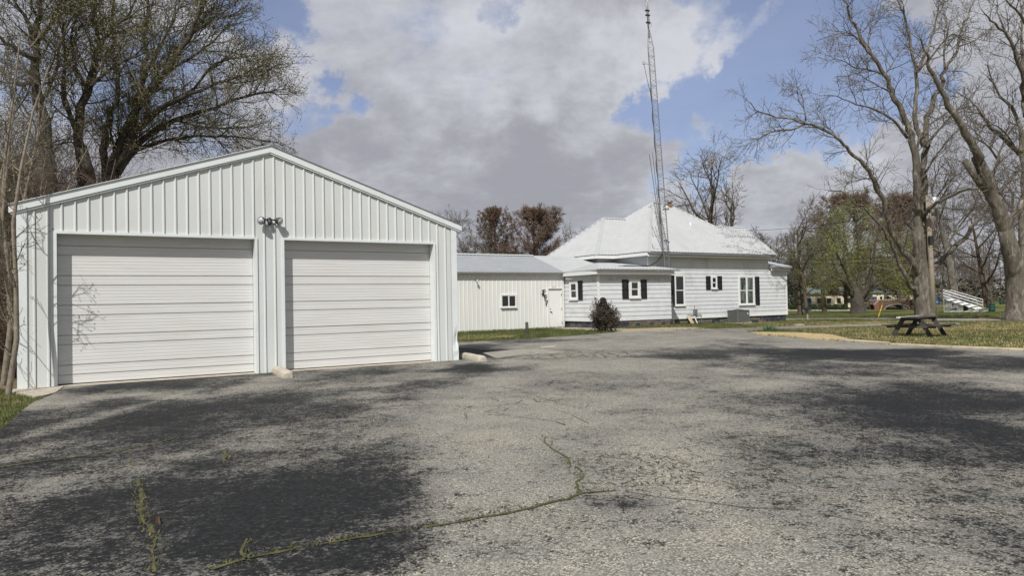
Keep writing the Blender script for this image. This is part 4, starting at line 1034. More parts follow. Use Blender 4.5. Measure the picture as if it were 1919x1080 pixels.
# ------------------------------------------------------------------ antenna mast
def mast():
    b = FR(28.0, 11.15); b.z = float(zg(b.x, b.y)); top = FR(27.10, 11.35, 16.1)
    r = thing('antenna_tower', b, 'tall thin triangular lattice radio mast leaning beside the white house', 'tower')
    ax = (top - b); H = ax.length; d = ax.normalized(); x = (D1 - d * D1.dot(d)).normalized(); y = d.cross(x)
    R = .185; offs = [x * R * math.cos(t) + y * R * math.sin(t) for t in (math.radians(200), math.radians(320), math.radians(80))]
    def leg(i, t):
        f = 1.0 if t < H - 1.0 else max(.25, (H - t) / 1.0)
        return b + d * t + offs[i] * f
    for i in range(3):
        mb = MB(); mb.tube([leg(i, t) for t in list(np.arange(-.1, H - 1, 2.0)) + [H - 1, H]], .021, 6); mb.build('leg', 'galv', r)
    br2 = MB(); t = .1; st = .40; k = 0
    while t < H - .6:
        for i in range(3):
            j = (i + 1) % 3
            br2.tube([leg(i, t), leg(j, t + st / 2)], .0085, 4); br2.tube([leg(j, t + st / 2), leg(i, t + st)], .0085, 4)
        if k % 2 == 0:
            for i in range(3): br2.tube([leg(i, t), leg((i + 1) % 3, t)], .0085, 4)
        t += st; k += 1
    tag(br2.build('bracing', 'galv', r), kind='stuff')
    pole = MB(); pole.tube([top - d * .5, top + d * 2.4], .038, 8); pole.build('mast_pole', 'galv', r, True)
    mb = MB()
    for a in (.35, .75, 1.0): mb.box(top + d * a + x * .02, (.26, .10, .07), x, y, d)
    mb.build('clamp', 'plastic_dark', r)
    mb = MB(); mb.tube([top + d * .25 + x * .10, top + d * 2.6 + x * .10], .022, 6); mb.build('whip_antenna', 'galv_light', r, True)
    mb = MB(); mb.tube([top + d * .1, top + d * .16 + x * .22, top + d * .34 + x * .24, top + d * .36 + x * .1], .012, 5); mb.build('loop', 'galv', r)
    q = b + d * (H - 1.95); e = q - x * .52 + d * .06
    mb = MB(); mb.tube([q, e], .022, 6); mb.box(e, (.14, .1, .16), x, y, d); mb.build('side_arm', 'galv_light', r)
    mb = MB(); mb.tube([e, e - d * .5 + x * .08, q - d * 1.5 - x * .22, q - d * 1.75 - x * .14], .012, 5); mb.build('feed_cable', 'cable_black', r)
    mb = MB(); pp = []
    for i in range(40):
        t = H - 3.2 - (H - 8.6) * i / 39; pp.append(b + d * t - x * (.22 + .03 * math.sin(i * .9)) - y * .05)
    mb.tube(pp, .016, 5); mb.build('coax', 'cable_black', r)
    mb = MB(); mb.tube([leg(1, .5) + x * .02, leg(1, 3) + x * .03, leg(1, 6) + x * .02, leg(1, 9) + x * .02, leg(1, H - 1) + x * .02], .015, 5); mb.build('coax', 'cable_black', r)
    # side antennas lower down
    q = b + d * 4.7; mb = MB(); mb.tube([q, q - x * .5 + d * .1, q - x * .78 + d * .14], .016, 6); mb.tube([q - x * .80 + d * .05, q - x * .84 + d * 1.0], .020, 6); mb.build('stub_antenna', 'galv_light', r)
    mb = MB(); q0 = b + d * 3.7; mb.tube([q0 - x * .1, b + d * 9.2 - x * .62], .020, 5); mb.tube([q0 - x * .05 + y * .1, b + d * 9.3 - x * .38], .017, 5); mb.build('dipole_rod', 'galv', r)
    # box low on the mast
    mb = MB(); mb.box(leg(1, 1.75) + x * .06, (.10, .14, .30), x, y, d); mb.build('junction_box', 'plastic_dark', r)
    lp = b + d * 6.35 + x * .30
    rl = thing('security_light', lp, 'round white security lamp on the lattice mast over the roof', 'light')
    mb = MB(); mb.tube([b + d * 6.4 + x * .12, lp + Vector((0, 0, .12))], .02, 6); mb.build('arm', 'galv', rl)
    mb = MB(); mb.lathe(lp - Vector((0, 0, .16)), [(.10, 0), (.165, .02), (.175, .12), (.14, .2), (.07, .26)], 14); mb.build('lamp_head', 'lamp_glass', rl, True)
    mb = MB(); mb.lathe(lp + Vector((0, 0, .10)), [(.06, 0), (.075, .02), (.07, .16)], 10); mb.build('photocell', 'galv', rl, True)
    # service drop from the mast to the addition roof
    c0, c1 = b + d * 3.95 - x * .05, FR(26.3, 11.6, 3.30)
    mb = MB(); mb.tube([c0, c0.lerp(c1, .3) - Vector((0, 0, .30)), c0.lerp(c1, .6) - Vector((0, 0, .30)), c1, c1 - D1 * .9 + Vector((0, 0, .02)), c1 - D1 * 1.9 + NN * .6 + Vector((0, 0, -.03))], .03, 6)
    o = mb.build('service_cable', 'cable_black', None, True, c1); tag(o, 'thick black cable drooping from the mast onto the low addition roof', 'cable')
mast()

# ------------------------------------------------------------------ small things in the lot
def low_post():
    p = G(988, 630.5); mb = MB(); mb.tube([p - Vector((0, 0, .1)), p + Vector((0, 0, .30)), p + Vector((-.01, 0, .55)), p + Vector((-.01, 0, .59))], [.075, .072, .070, .05], 10)
    o = mb.build('stub_post', 'wood_weathered', None, False, p); tag(o, 'short weathered dark post standing in the grass before the annex', 'post')
low_post()
def mailbox():
    p = G(1513, 600.5); r = thing('mailbox', p, 'black mailbox on a grey post at the park road beside the house', 'mailbox')
    mb = MB(); mb.box(p + Vector((0, 0, .28)), (.10, .10, .68)); mb.build('post', 'wood_pole', r)
    mb = MB(); q = p + Vector((-.14, -.25, .62)); prof = [(0, 0), (.28, 0), (.28, .13)] + [(.14 + .14 * math.cos(t), .13 + .13 * math.sin(t)) for t in np.linspace(0.2, math.pi - .2, 7)] + [(0, .13)]
    mb.extr([q + Vector((a, 0, b)) for a, b in prof], (0, .5, 0)); bx = mb.build('box', 'plastic_dark', r, recalc=True)
    mb = MB(); mb.box(q + Vector((.287, .3, .16)), (.01, .03, .14)); mb.build('flag', 'red_dull', bx)
mailbox()
def picnic_table():
    p = G(1722, 630.5); r = thing('picnic_table', p, 'dark weathered wooden picnic table with splayed legs on the grass', 'picnic table')
    a = math.radians(40); X = Vector((math.cos(a), math.sin(a), 0)); Yv = Vector((-math.sin(a), math.cos(a), 0)); Z = Vector((0, 0, 1))
    L = 1.95
    for k in range(5):
        y = (k - 2) * .152; mb = MB(); mb.box(p + Yv * y + Z * .70, (L, .143, .042), X, Yv); mb.build('table_plank', 'wood_pale_sunlit' if k == 4 else 'wood_weathered', r)  # far-left plank is paler, sunlight on the tabletop put into its colour
    for sg in (-1, 1):
        for k in range(2):
            mb = MB(); mb.box(p + Yv * sg * (.66 + k * .15) + Z * .42, (L, .142, .042), X, Yv); mb.build('bench_plank', 'wood_weathered', r)
    for e in (-1, 1):
        c = p + X * e * (L / 2 - .32)
        for sg in (-1, 1):
            mb = MB(); mb.bar(c + Yv * sg * .66 - Z * .04, c + Yv * sg * .24 + Z * .675, .14, .05, up=X); mb.build('leg', 'wood_weathered', r)
        mb = MB(); mb.box(c + X * e * .048 + Z * .375, (.045, 1.62, .10), X, Yv); mb.build('bench_support', 'wood_weathered', r)
        mb = MB(); mb.box(c + X * e * .048 + Z * .63, (.045, .70, .08), X, Yv); mb.build('top_support', 'wood_weathered', r)
        mb = MB(); mb.bar(c - X * e * .04 + Z * .40, p + X * e * .08 + Z * .66, .08, .04); mb.build('brace', 'wood_weathered', r)
picnic_table()
def drum(px, py, h, label):
    p = G(px, py); r = thing('trash_drum', p, label, 'trash can', 'green park drums')
    R = h * .33; prof = [(R * .98, 0), (R, .02 * h)]
    for zf in (.33, .66): prof += [(R, (zf - .03) * h), (R * 1.05, zf * h), (R, (zf + .03) * h)]
    prof += [(R, h * .97), (R * 1.04, h * .985), (R * 1.04, h), (R * .9, h), (R * .9, h * .8)]
    mb = MB(); mb.lathe(p, prof, 18); mb.build('barrel', 'drum_green', r, True)
    mb = MB(); mb.lathe(p, [(R * 1.03, .0), (R * 1.03, .03)], 18); mb.build('rim', 'drum_green', r)
drum(1859, 585.5, .90, 'dark green ribbed trash drum on the lawn in front of the bleachers')
drum(1876.5, 571, .95, 'dark green trash drum farther back under the park trees')
drum(1810, 584.5, .85, 'dark green trash drum under the bleacher frames')
def bleachers():
    p = G(1806, 585); r = thing('bleachers', p, 'bare aluminium bleachers with guard rails on the park lawn', 'bleachers')
    a = Vector((.62, .78, 0)).normalized(); b = Vector((.78, -.62, 0)).normalized(); Z = Vector((0, 0, 1)); L = 7.0
    o = p - b * 1.5
    for k in range(6):                       # k = 0 top row at the back
        x = k * .66; z = 1.75 - k * .27
        mb = MB(); mb.box(o + b * x + Z * z, (L, .26, .045), a, b); mb.build('seat_plank', 'galv_light', r)
        mb = MB(); mb.box(o + b * (x + .36) + Z * (z - .32), (L, .26, .035), a, b); mb.build('foot_plank', 'galv_light', r)
    for i in range(7):
        c = o + a * (-L / 2 + .1 + i * (L - .2) / 6); mb = MB()
        mb.tube([c - b * .14 + Z * 1.7, c - b * .14], .034, 5); mb.tube([c + b * 3.3 + Z * .34, c + b * 3.3], .034, 5); mb.tube([c - b * .14 + Z * 1.68, c + b * 3.32 + Z * .30], .034, 5)
        mb.tube([c - b * .14 + Z * .12, c + b * 3.3 + Z * .10], .028, 5); mb.tube([c - b * .12 + Z * .1, c + b * 1.1 + Z * .98], .022, 5); mb.tube([c + b * 1.2, c + b * 1.2 + Z * .95], .022, 5)
        mb.build('frame', 'galv_light', r)
        mb = MB(); mb.tube([c - b * .16 + Z * 1.5, c - b * .16 + Z * 2.72], .034, 5); mb.build('guard_post', 'galv_light', r)
    for z in (1.95, 2.2, 2.45, 2.7):
        mb = MB(); mb.tube([o - b * .16 - a * L / 2 + Z * z, o - b * .16 + a * L / 2 + Z * z], .034, 5); mb.build('guard_rail', 'galv_light', r)
    for e in (-1, 1):
        c = o + a * e * (L / 2 + .03)
        for dz3 in (.0, -.35, -.7):
            mb = MB(); mb.tube([c - b * .16 + Z * (2.72 + dz3), c + b * 3.2 + Z * (1.45 + dz3)], .034, 5); mb.build('hand_rail', 'galv_light', r)
        mb = MB(); mb.tube([c + b * 3.2 + Z * 1.45, c + b * 3.2], .034, 5); mb.build('hand_rail_post', 'galv_light', r)
bleachers()
def bridge():
    p = G(1680, 580.5); r = thing('arch_footbridge', p, 'small brick footbridge with a pale low arch in the park', 'bridge')
    k = p.y / F_PX; Lh = 31 * k; z = lambda v: v * k; dx = Vector((1, -.05, 0)).normalized(); dy = Vector((.05, 1, 0)).normalized(); Z = Vector((0, 0, 1))
    H = z(18.5); ax, ah = 22 * k, z(9.5)
    arch = [(ax * math.cos(t) + 1 * k, ah * math.sin(t)) for t in np.linspace(math.pi, 0, 11)]
    for off in (0.0, 3.2):
        mb = MB(); o = p + dy * off
        for (x0, z0), (x1, z1) in zip(arch[:-1], arch[1:]): mb.extr([o + dx * x0 + Z * z0, o + dx * x1 + Z * z1, o + dx * x1 + Z * H, o + dx * x0 + Z * H], dy * .3)
        mb.extr([o - dx * Lh - Z * .2, o + dx * arch[0][0] - Z * .2, o + dx * arch[0][0] + Z * H, o - dx * Lh + Z * (H - .08)], dy * .3); mb.extr([o + dx * arch[-1][0] - Z * .2, o + dx * Lh - Z * .2, o + dx * Lh + Z * (H - .05), o + dx * arch[-1][0] + Z * H], dy * .3)
        sw = mb.build('side_wall', 'brick_red', r, recalc=True)
        mb = MB()
        for (x0, z0), (x1, z1) in zip(arch[:-1], arch[1:]):
            f = 1.18; mb.extr([o + dx * x0 + Z * z0, o + dx * x1 + Z * z1, o + dx * (1 * k + (x1 - k) * 1.1) + Z * z1 * f, o + dx * (1 * k + (x0 - k) * 1.1) + Z * z0 * f], -dy * .05)
        mb.build('arch_ring', 'stone_pale', sw, recalc=True)
        mb = MB(); mb.extr([o - dx * (Lh + .1) + Z * (H - .08) - dy * .05, o + dx * (Lh + .1) + Z * H - dy * .05, o + dx * (Lh + .1) + Z * (H + .09) - dy * .05, o - dx * (Lh + .1) + Z * (H + .01) - dy * .05], dy * .4); mb.build('coping', 'stone_pale', sw, recalc=True)
    mb = MB(); mb.extr([p - dx * Lh + dy * .3 + Z * ah * 1.05, p + dx * Lh + dy * .3 + Z * ah * 1.05, p + dx * Lh + dy * .3 + Z * (ah * 1.05 + .1), p - dx * Lh + dy * .3 + Z * (ah * 1.05 + .1)], dy * 2.9); mb.build('deck', 'stone_pale', r, recalc=True)
    for sg, m in ((-1, 'brick_orange'), (1, 'brick_red')):
        q = p + dx * sg * Lh; mb = MB(); mb.extr([q, q + dx * sg * .95 - dy * .5, q + dx * sg * .95 - dy * .5 + Z * H * .45, q + Z * H * .95], dy * .28); w = mb.build('wing_wall', m, r, recalc=True)
        mb = MB(); mb.extr([q + Z * H * .95, q + dx * sg * 1.0 - dy * .53 + Z * H * .45, q + dx * sg * 1.0 - dy * .53 + Z * H * .55, q + Z * H * 1.05], dy * .33); mb.build('coping', 'stone_pale', w, recalc=True)
bridge()
def arch_shade_bank():  # dark mound added behind the bridge, stands in for shade under the arch
    p = G(1680, 580.5) + Vector((0, 4.2, 0)); mb = MB(); rng = random.Random(6); n = 14; f, t = [], []
    for i in range(n + 1):
        x = -5 + 10 * i / n; e = 1 - abs(x / 5) ** 3; f.append(p + Vector((x, rng.uniform(-.2, .2), -.1))); t.append(p + Vector((x, .8, e * (.75 + rng.uniform(-.08, .08)) - .05)))
    for i in range(n):
        mb.face([f[i], f[i + 1], t[i + 1], t[i]]); mb.face([t[i], t[i + 1], t[i + 1] + Vector((0, 2.5, -.8)), t[i] + Vector((0, 2.5, -.8))])
    tag(mb.build('arch_shade_bank', mat('arch_shade_dark', (0.05, 0.042, 0.03), .95, .4, 3, .5, 12)), kind='structure')
arch_shade_bank()
def grill():
    p = G(1714, 591); r = thing('park_grill', p, 'small black park grill on a post beyond the road', 'grill')
    mb = MB(); mb.tube([p - Vector((0, 0, .1)), p + Vector((0, 0, .85))], .04, 6); mb.build('post', 'grill_black', r)
    mb = MB(); mb.box(p + Vector((0, 0, .95)), (.5, .4, .25)); mb.build('fire_box', 'grill_black', r); mb = MB(); mb.box(p + Vector((-.28, 0, 1.15)), (.03, .4, .3)); mb.build('side_plate', 'grill_black', r)
grill()

# ------------------------------------------------------------------ utility pole, guy, lines
def utility():
    b = G(1750, 601); tp = AT(1738.5, 372, b.y)
    r = thing('utility_pole', b, 'weathered wooden utility pole close behind the big bare tree', 'utility pole')
    mb = MB(); mb.tube([b - Vector((0, 0, .3)), b.lerp(tp, .5), tp + (tp - b) * .03], [.17, .145, .115], 10); mb.build('pole', 'wood_pole', r, True)
    mb = MB(); mb.lathe(tp + Vector((.30, -.1, -.62)), [(.19, 0), (.21, .04), (.21, .62), (.15, .68)], 14); t = mb.build('transformer', 'galv_light', r, True)
    mb = MB(); mb.tube([tp + Vector((.3, -.1, .05)), tp + Vector((.3, -.1, .25))], .04, 8); mb.build('bushing', 'stone_pale', t, True)
    mb = MB(); mb.box(b.lerp(tp, .66) + Vector((-.02, -.17, 0)), (.24, .16, .40)); mb.build('meter_box', 'plastic_dark', r)
    g0, g1 = G(1645, 596.5), AT(1657, 560.5, G(1645, 596.5).y + 1.0)
    y = thing('guy_guard', g0, 'yellow guy-wire guard leaning over the lawn by the park road', 'guy guard')
    mb = MB(); mb.tube([g0 - Vector((0, 0, .05)), g1], .032, 6); mb.build('guard_tube', 'yellow_guard', y); mb = MB(); mb.tube([g1, g1 + (g1 - g0) * .35], .012, 4); mb.build('wire', 'galv', y)
    def wire(a, c, sag, rad, label):
        pts = [a.lerp(c, i / 16) - Vector((0, 0, sag * 4 * (i / 16) * (1 - i / 16))) for i in range(17)]
        mb = MB(); mb.tube(pts, rad, 4); o = mb.build('power_line', 'cable_black', None, False, a); tag(o, label, 'power line')
    pm = lambda f: b.lerp(tp, f)
    wire(pm(.55), AT(1448, 484, 62), .25, .022, 'black power line passing low behind the house roof to the pole')
    wire(pm(.50), AT(1380, 489, 75), .3, .020, 'lower black power line below the others passing behind the house')
    wire(pm(.93), AT(1380, 432.5, 62), .35, .020, 'highest thin power line running from the pole top behind the house roof')
    wire(pm(.53), AT(2060, 470, 38), .2, .022, 'black power line running from the pole past the leaning tree')
    wire(pm(.93), AT(2080, 392, 38), .2, .018, 'thin power line running from the pole top past the leaning tree')
utility()

# ------------------------------------------------------------------ park buildings
def park_building(px0, px1, py_top, py_base, label, wallm, roofm, roof_px, gable=False, nwin=3, name='park_building', depth=6.0):
    a, b = G(px0, py_base), G(px1, py_base); Y = max(a.y, b.y); a, b = AT(px0, py_base, Y), AT(px1, py_base, Y); a.z = b.z = float(zg(a.x, Y)) - .05
    k = Y / F_PX; h = (py_base - py_top) * k; rh = roof_px * k; r = thing(name, a, label, 'building'); Z = Vector((0, 0, 1)); dx = Vector((1, 0, 0)); dy = Vector((0, 1, 0)); L = b.x - a.x
    mb = MB(); mb.extr([a, a + dx * L, a + dx * L + Z * h, a + Z * h], dy * depth); mb.build('wall', wallm, r, recalc=True)
    o = .35
    mb = MB()
    if gable: mb.extr([a - dx * o + Z * (h - .02) - dy * o, a + dx * L / 2 + Z * (h + rh) - dy * o, a + dx * (L + o) + Z * (h - .02) - dy * o], dy * (depth + 2 * o))
    else: mb.extr([a - dx * o - dy * o + Z * h, a - dx * o - dy * o + Z * (h + .12), a - dx * o + dy * depth / 2 + Z * (h + rh), a - dx * o + dy * (depth + o) + Z * (h + .12), a - dx * o + dy * (depth + o) + Z * h], dx * (L + 2 * o))
    mb.build('roof', roofm, r, recalc=True)
    for i in range(nwin):
        x = L * (i + .5) / nwin; w = min(1.0, L / nwin * .4)
        mb = MB(); mb.box(a + dx * x - dy * .02 + Z * h * .52, (w, .06, h * .38)); wd = mb.build('window', 'window_glass', r)
        mb = MB(); mb.box(a + dx * x - dy * .05 + Z * (h * .52 - h * .21), (w + .15, .1, .07)); mb.build('sill', 'far_white', wd)
    mb = MB(); mb.box(a + dx * L * (.08 if nwin > 1 else .8) - dy * .03 + Z * min(1.0, h * .4), (.9, .08, min(2.0, h * .8))); mb.build('door', 'blue_paint', r)
park_building(1508, 1600, 552, 578, 'long cream park shelter with grey-green roof behind the clipped bushes', 'cream_wall', 'roof_green', 13, nwin=5)
park_building(1636, 1657, 549, 573, 'cream gabled park hut with blue panels left of the brick footbridge', 'cream_wall', 'roof_green', 5, True, 2)
park_building(1658, 1712, 551, 570, 'wide cream hall with green roof behind the brick footbridge', 'cream_wall', 'roof_green', 10, nwin=3)
park_building(1744, 1762, 553, 572, 'small white house glimpsed between the pole and the bleachers', 'far_white', 'roof_dark', 6, True, 1, 'far_house')
park_building(1820, 1848, 547, 563, 'white low house behind the bleacher rails', 'far_white', 'roof_dark', 6, nwin=3, name='far_house')
park_building(1862, 1886, 547, 561, 'white house half hidden behind the leaning tree at the park edge', 'far_white', 'roof_dark', 5, nwin=2, name='far_house')
park_building(1478, 1494, 556, 577, 'small pale house glimpsed past the corner of the clapboard house', 'cream_wall', 'roof_dark', 6, True, 1, 'far_house')
def cart():
    p = G(1888, 570); r = thing('utility_cart', p, 'small dull red utility cart parked under the far park trees', 'cart'); k = p.y / F_PX; Z = Vector((0, 0, 1))
    mb = MB(); mb.box(p + Z * .6, (1.7, 1.1, .4)); mb.build('body', 'red_dull', r); mb = MB(); mb.box(p + Z * 1.75, (1.3, 1.1, .06)); mb.build('canopy', 'far_white', r)
    for sx in (-.6, .6):
        mb = MB(); mb.tube([p + Vector((sx, -.5, .8)), p + Vector((sx, -.5, 1.75))], .03, 5); mb.build('post', 'plastic_dark', r)
        mb = MB(); mb.tube([p + Vector((sx, -.6, .25)), p + Vector((sx, -.42, .25))], .25, 14); mb.build('wheel', 'rubber_black', r)
        mb = MB(); mb.tube([p + Vector((sx, .42, .25)), p + Vector((sx, .6, .25))], .25, 14); mb.build('wheel', 'rubber_black', r)
    mb = MB(); mb.box(p + Vector((.1, 0, .92)), (.5, .9, .25)); mb.build('seat', 'plastic_dark', r)
cart()

# ------------------------------------------------------------------ vegetation
def rv(rng): return Vector((rng.gauss(0, 1), rng.gauss(0, 1), rng.gauss(0, 1)))
class Tree:
    def __init__(s, seed): s.rng = random.Random(seed); s.wood = MB(); s.twig = MB(); s.leaf = MB(); s.tips = []
    def branch(s, p, d, L, r, lev, P):
        rng = s.rng; n = P['seg'][lev]; step = L / n; pts = [p]; rad = [r]; dirs = [d]; rend = max(r * P.get('taper', .35), P['rmin'])
        for i in range(n):
            d = (d + rv(rng) * P['wig'][lev] + Vector((0, 0, P['up'][lev]))).normalized()
            p = p + d * step; pts.append(p); dirs.append(d); rad.append(r + (rend - r) * (i + 1) / n)
        big = r > P.get('wood_r', .03)
        (s.wood if big else s.twig).tube(pts, rad, (8 if r > .12 else 5) if big else 3, cap=False)
        s.spawn(pts, rad, lev, P)
    def spawn(s, pts, rad, lev, P, t0=None, dens=None):
        rng = s.rng
        if lev + 1 >= len(P['seg']):
            s.tips.append((pts[-1], pts[-1] - pts[-2])); s.tips.append((pts[len(pts) // 2], pts[-1] - pts[-2])); return
        L = sum((b - a).length for a, b in zip(pts[:-1], pts[1:]))
        k = P['kids'][lev] if dens is None else max(1, int(L * dens))
        t0 = P['t0'][lev] if t0 is None else t0
        for j in range(k):
            t = t0 + (1 - t0) * (j + rng.random()) / k; x = t * (len(pts) - 1); i = min(int(x), len(pts) - 2); f = x - i
            p = pts[i].lerp(pts[i + 1], f); d0 = (pts[i + 1] - pts[i]).normalized(); r0 = rad[i] + (rad[i + 1] - rad[i]) * f
            a = d0.cross(rv(rng))
            if a.length < 1e-3: continue
            a.normalize(); an = math.radians(P['ang'][lev] + rng.uniform(-14, 14)); d = d0 * math.cos(an) + a * math.sin(an)
            if 'flat' in P: d.z *= P['flat']
            d.normalize()
            Lc = P['len'][lev] * rng.uniform(.6, 1.25) * (1.15 - .6 * t); rc = min(r0 * .75, max(P['rad'][lev] * rng.uniform(.7, 1.2), P['rmin']))
            s.branch(p, d, Lc, rc, lev + 1, P)
    def limb(s, pts, r0, r1, P, dens=1.0, t0=.15, smooth=3):
        """a limb drawn through given points"""
        q = []
        for i in range(len(pts) - 1):
            a, b = pts[i], pts[i + 1]; pm = pts[i - 1] if i else a * 2 - b; pn = pts[i + 2] if i + 2 < len(pts) else b * 2 - a
            for k in range(smooth):
                t = k / smooth; q.append(((a * 2) + (b - pm) * t + (pm * 2 - a * 5 + b * 4 - pn) * t * t + (a * 3 - pm - b * 3 + pn) * t ** 3) * .5)
        q.append(pts[-1]); n = len(q); q = [v + rv(s.rng) * min(.05, r0 * .25) if 0 < i < n - 1 else v for i, v in enumerate(q)]
        rad = [r0 + (r1 - r0) * (i / (n - 1)) ** .85 for i in range(n)]
        s.wood.tube(q, rad, 10 if r0 > .2 else 7, cap=True)
        s.spawn(q, rad, 0, P, t0, dens)
        return q
    def leaves(s, n_per, size, spread, flat=0.0, drop=0.0):
        for p, d in s.tips:
            for _ in range(n_per if n_per >= 1 else (1 if s.rng.random() < n_per else 0)):
                s.leaf.leaf(p + rv(s.rng) * spread + Vector((0, 0, -drop * s.rng.random())), size * s.rng.uniform(.6, 1.3), s.rng, flat)
    def done(s, name, loc, label, cat, wood, twig, leafm=None, group=None, crown='twigs', leafname='buds'):
        r = thing(name, loc, label, cat, group)
        if s.wood.f: s.wood.build('trunk', wood, r, True)
        if s.twig.f: tag(s.twig.build(crown, twig, r), kind='stuff')
        if leafm and s.leaf.f: tag(s.leaf.build(leafname, leafm, r), kind='stuff')
        return r
def cA(x, y): return (1380 + x / 3.484, y / 3.484)
def cB(x, y): return (1380 + x / 3.484, 290 + y / 3.484)
def cC(x, y): return (x / 2.7, y / 2.7)
def trace(pts, Y0, dY, rng):
    n = len(pts); out = []
    for i, p in enumerate(pts): out.append(AT(p[0], p[1], Y0 + dY * (i / max(1, n - 1))))
    return out
PB = dict(seg=[4, 4, 3, 2], wig=[.16, .2, .22, .2], up=[.05, .04, .03, .02], kids=[5, 5, 3, 0], t0=[.2, .2, .2, .2], ang=[48, 46, 42, 40], len=[1.9, 1.0, .55, .3], rad=[.030, .016, .010, .008], rmin=.0075, wood_r=.035)

def big_tree():
    T = Tree(21); b = G(1733, 601); Y = b.y; rng = T.rng
    base = [b - Vector((0, 0, .2)), AT(*cB(1216, 1000), Y), AT(*cB(1212, 880), Y), AT(*cB(1208, 780), Y)]
    T.wood.tube([base[0], b + Vector((0, 0, .12)), b + Vector((0, 0, .5))] + base[1:] + [AT(*cB(1198, 690), Y), AT(*cB(1190, 590), Y - .3), AT(*cB(1189, 470), Y - .4)], [.70, .60, .51, .47, .44, .43, .36, .29, .25], 16)
    L = [([(cB(1208, 800)), cB(1190, 600), cB(1188, 420), cB(1185, 200), cA(1165, 1010), cA(1135, 880), cA(1110, 780), cA(1060, 680), cA(1010, 590), cA(965, 490), cA(900, 390), cA(840, 310), cA(790, 210), cA(745, 90), cA(700, 0), cA(650, -140)], -1.0, .27, .03, 1.1),
         ([cB(1212, 860), cB(1222, 700), cB(1225, 560), cB(1225, 380), cB(1228, 180), cA(1225, 1060), cA(1240, 900), cA(1250, 760), cA(1290, 640), cA(1330, 560), cA(1360, 450), cA(1430, 350), cA(1465, 220), cA(1510, 110), cA(1540, 0), cA(1570, -150)], 1.5, .26, .03, 1.1),
         ([cA(1225, 960), cA(1160, 790), cA(1175, 640), cA(1180, 480), cA(1150, 340), cA(1120, 200), cA(1090, 80), cA(1050, 0), cA(1010, -150)], .6, .15, .025, 1.4),
         ([cA(1180, 470), cA(1240, 340), cA(1280, 220), cA(1310, 100), cA(1320, 0), cA(1330, -140)], 1.2, .09, .02, 1.6),
         ([cA(1190, 460), cA(1290, 350), cA(1380, 240), cA(1450, 225), cA(1560, 250)], -1.5, .07, .02, 1.6),
         ([cB(1214, 960), cB(1175, 895), cB(1130, 850), cB(1075, 740), cB(1040, 640), cB(985, 530), cB(930, 450), cB(850, 360), cB(760, 310), cB(690, 240), cB(600, 235)], -3.5, .15, .02, 1.3),
         ([cB(1208, 830), cB(1160, 730), cB(1060, 590), cB(1010, 480), cB(960, 300), cB(910, 220), cB(870, 100), cB(760, 0), cA(700, 940), cA(600, 860), cA(450, 800), cA(320, 770), cA(160, 740), cA(60, 650)], -4.5, .20, .02, 1.3),
         ([cA(450, 805), cA(350, 850), cA(230, 860), cA(100, 930), cA(0, 965)], -1.2, .06, .015, 2.2),
         ([cA(455, 790), cA(430, 640), cA(400, 560)], .4, .045, .012, 3), ([cA(690, 930), cA(640, 870), cA(560, 790), cA(520, 720)], .5, .05, .012, 2.4),
         ([cB(940, 250), cB(905, 150), cB(830, 160), cB(740, 150)], -.6, .05, .012, 2.2),
         ([cB(1192, 412), cB(1260, 350), cB(1310, 310), cB(1400, 270), cB(1520, 225), cB(1640, 230), cB(1720, 255), cB(1878, 290)], -3.0, .13, .03, .9),
         ([cB(1212, 830), cB(1250, 770), cB(1340, 690), cB(1430, 600), cB(1520, 500), cB(1600, 390), cB(1680, 270), cB(1790, 170), cB(1870, 60), cB(1960, -60)], 2.5, .20, .03, 1.2),
         ([cA(1115, 900), cA(1040, 800), cA(960, 740), cA(860, 700), cA(780, 680), cA(660, 630), cA(540, 625)], -2.2, .09, .015, 2.0),
         ([cA(970, 490), cA(1010, 430), cA(1060, 350), cA(1140, 270)], .8, .05, .015, 2), ([cA(980, 490), cA(880, 460), cA(780, 440), cA(680, 390), cA(580, 390)], -1.0, .06, .012, 2.4),
         ([cA(1010, 605), cA(930, 560), cA(820, 500), cA(740, 460)], -.8, .05, .012, 2.2), ([cB(1230, 120), cA(1290, 1040), cA(1370, 930), cA(1430, 860), cA(1560, 760)], -1.0, .07, .015, 1.5),
         ([cA(1240, 960), cA(1300, 870), cA(1400, 760), cA(1480, 680), cA(1650, 490)], 1.6, .08, .015, 1.6), ([cA(840, 310), cA(770, 235), cA(690, 215), cA(520, 265)], -1.0, .055, .012, 2.4), ([cA(1170, 1060), cA(1200, 890), cA(1290, 790), cA(1420, 720), cA(1530, 690)], -1.2, .08, .015, 1.6),
         ([cA(1360, 450), cA(1355, 330), cA(1380, 190), cA(1350, 60), cA(1360, -80)], .9, .06, .015, 1.8), ([cA(1455, 300), cA(1560, 260), cA(1680, 170)], .7, .045, .012, 2), ([cA(900, 390), cA(860, 250), cA(900, 100), cA(940, -40)], 1.0, .05, .012, 2.2),
         ([cB(1190, 420), cB(1120, 330), cB(1000, 300)], .8, .04, .01, 2)]
    off = {}
    for pts, dY, r0, r1, dens in L:
        q = trace(pts, Y, dY, rng)
        if pts[0][1] < 400:     # start where its parent passes: keep depth near the trunk plane
            pass
        T.limb(q, r0, r1, PB, dens * 1.25, .12)
    T.leaves(.5, .07, .05)
    T.done('bare_tree', b, 'tall bare grey tree with many stems behind the picnic table', 'tree', 'bark_grey', 'twig_grey', 'bud_olive')
big_tree()
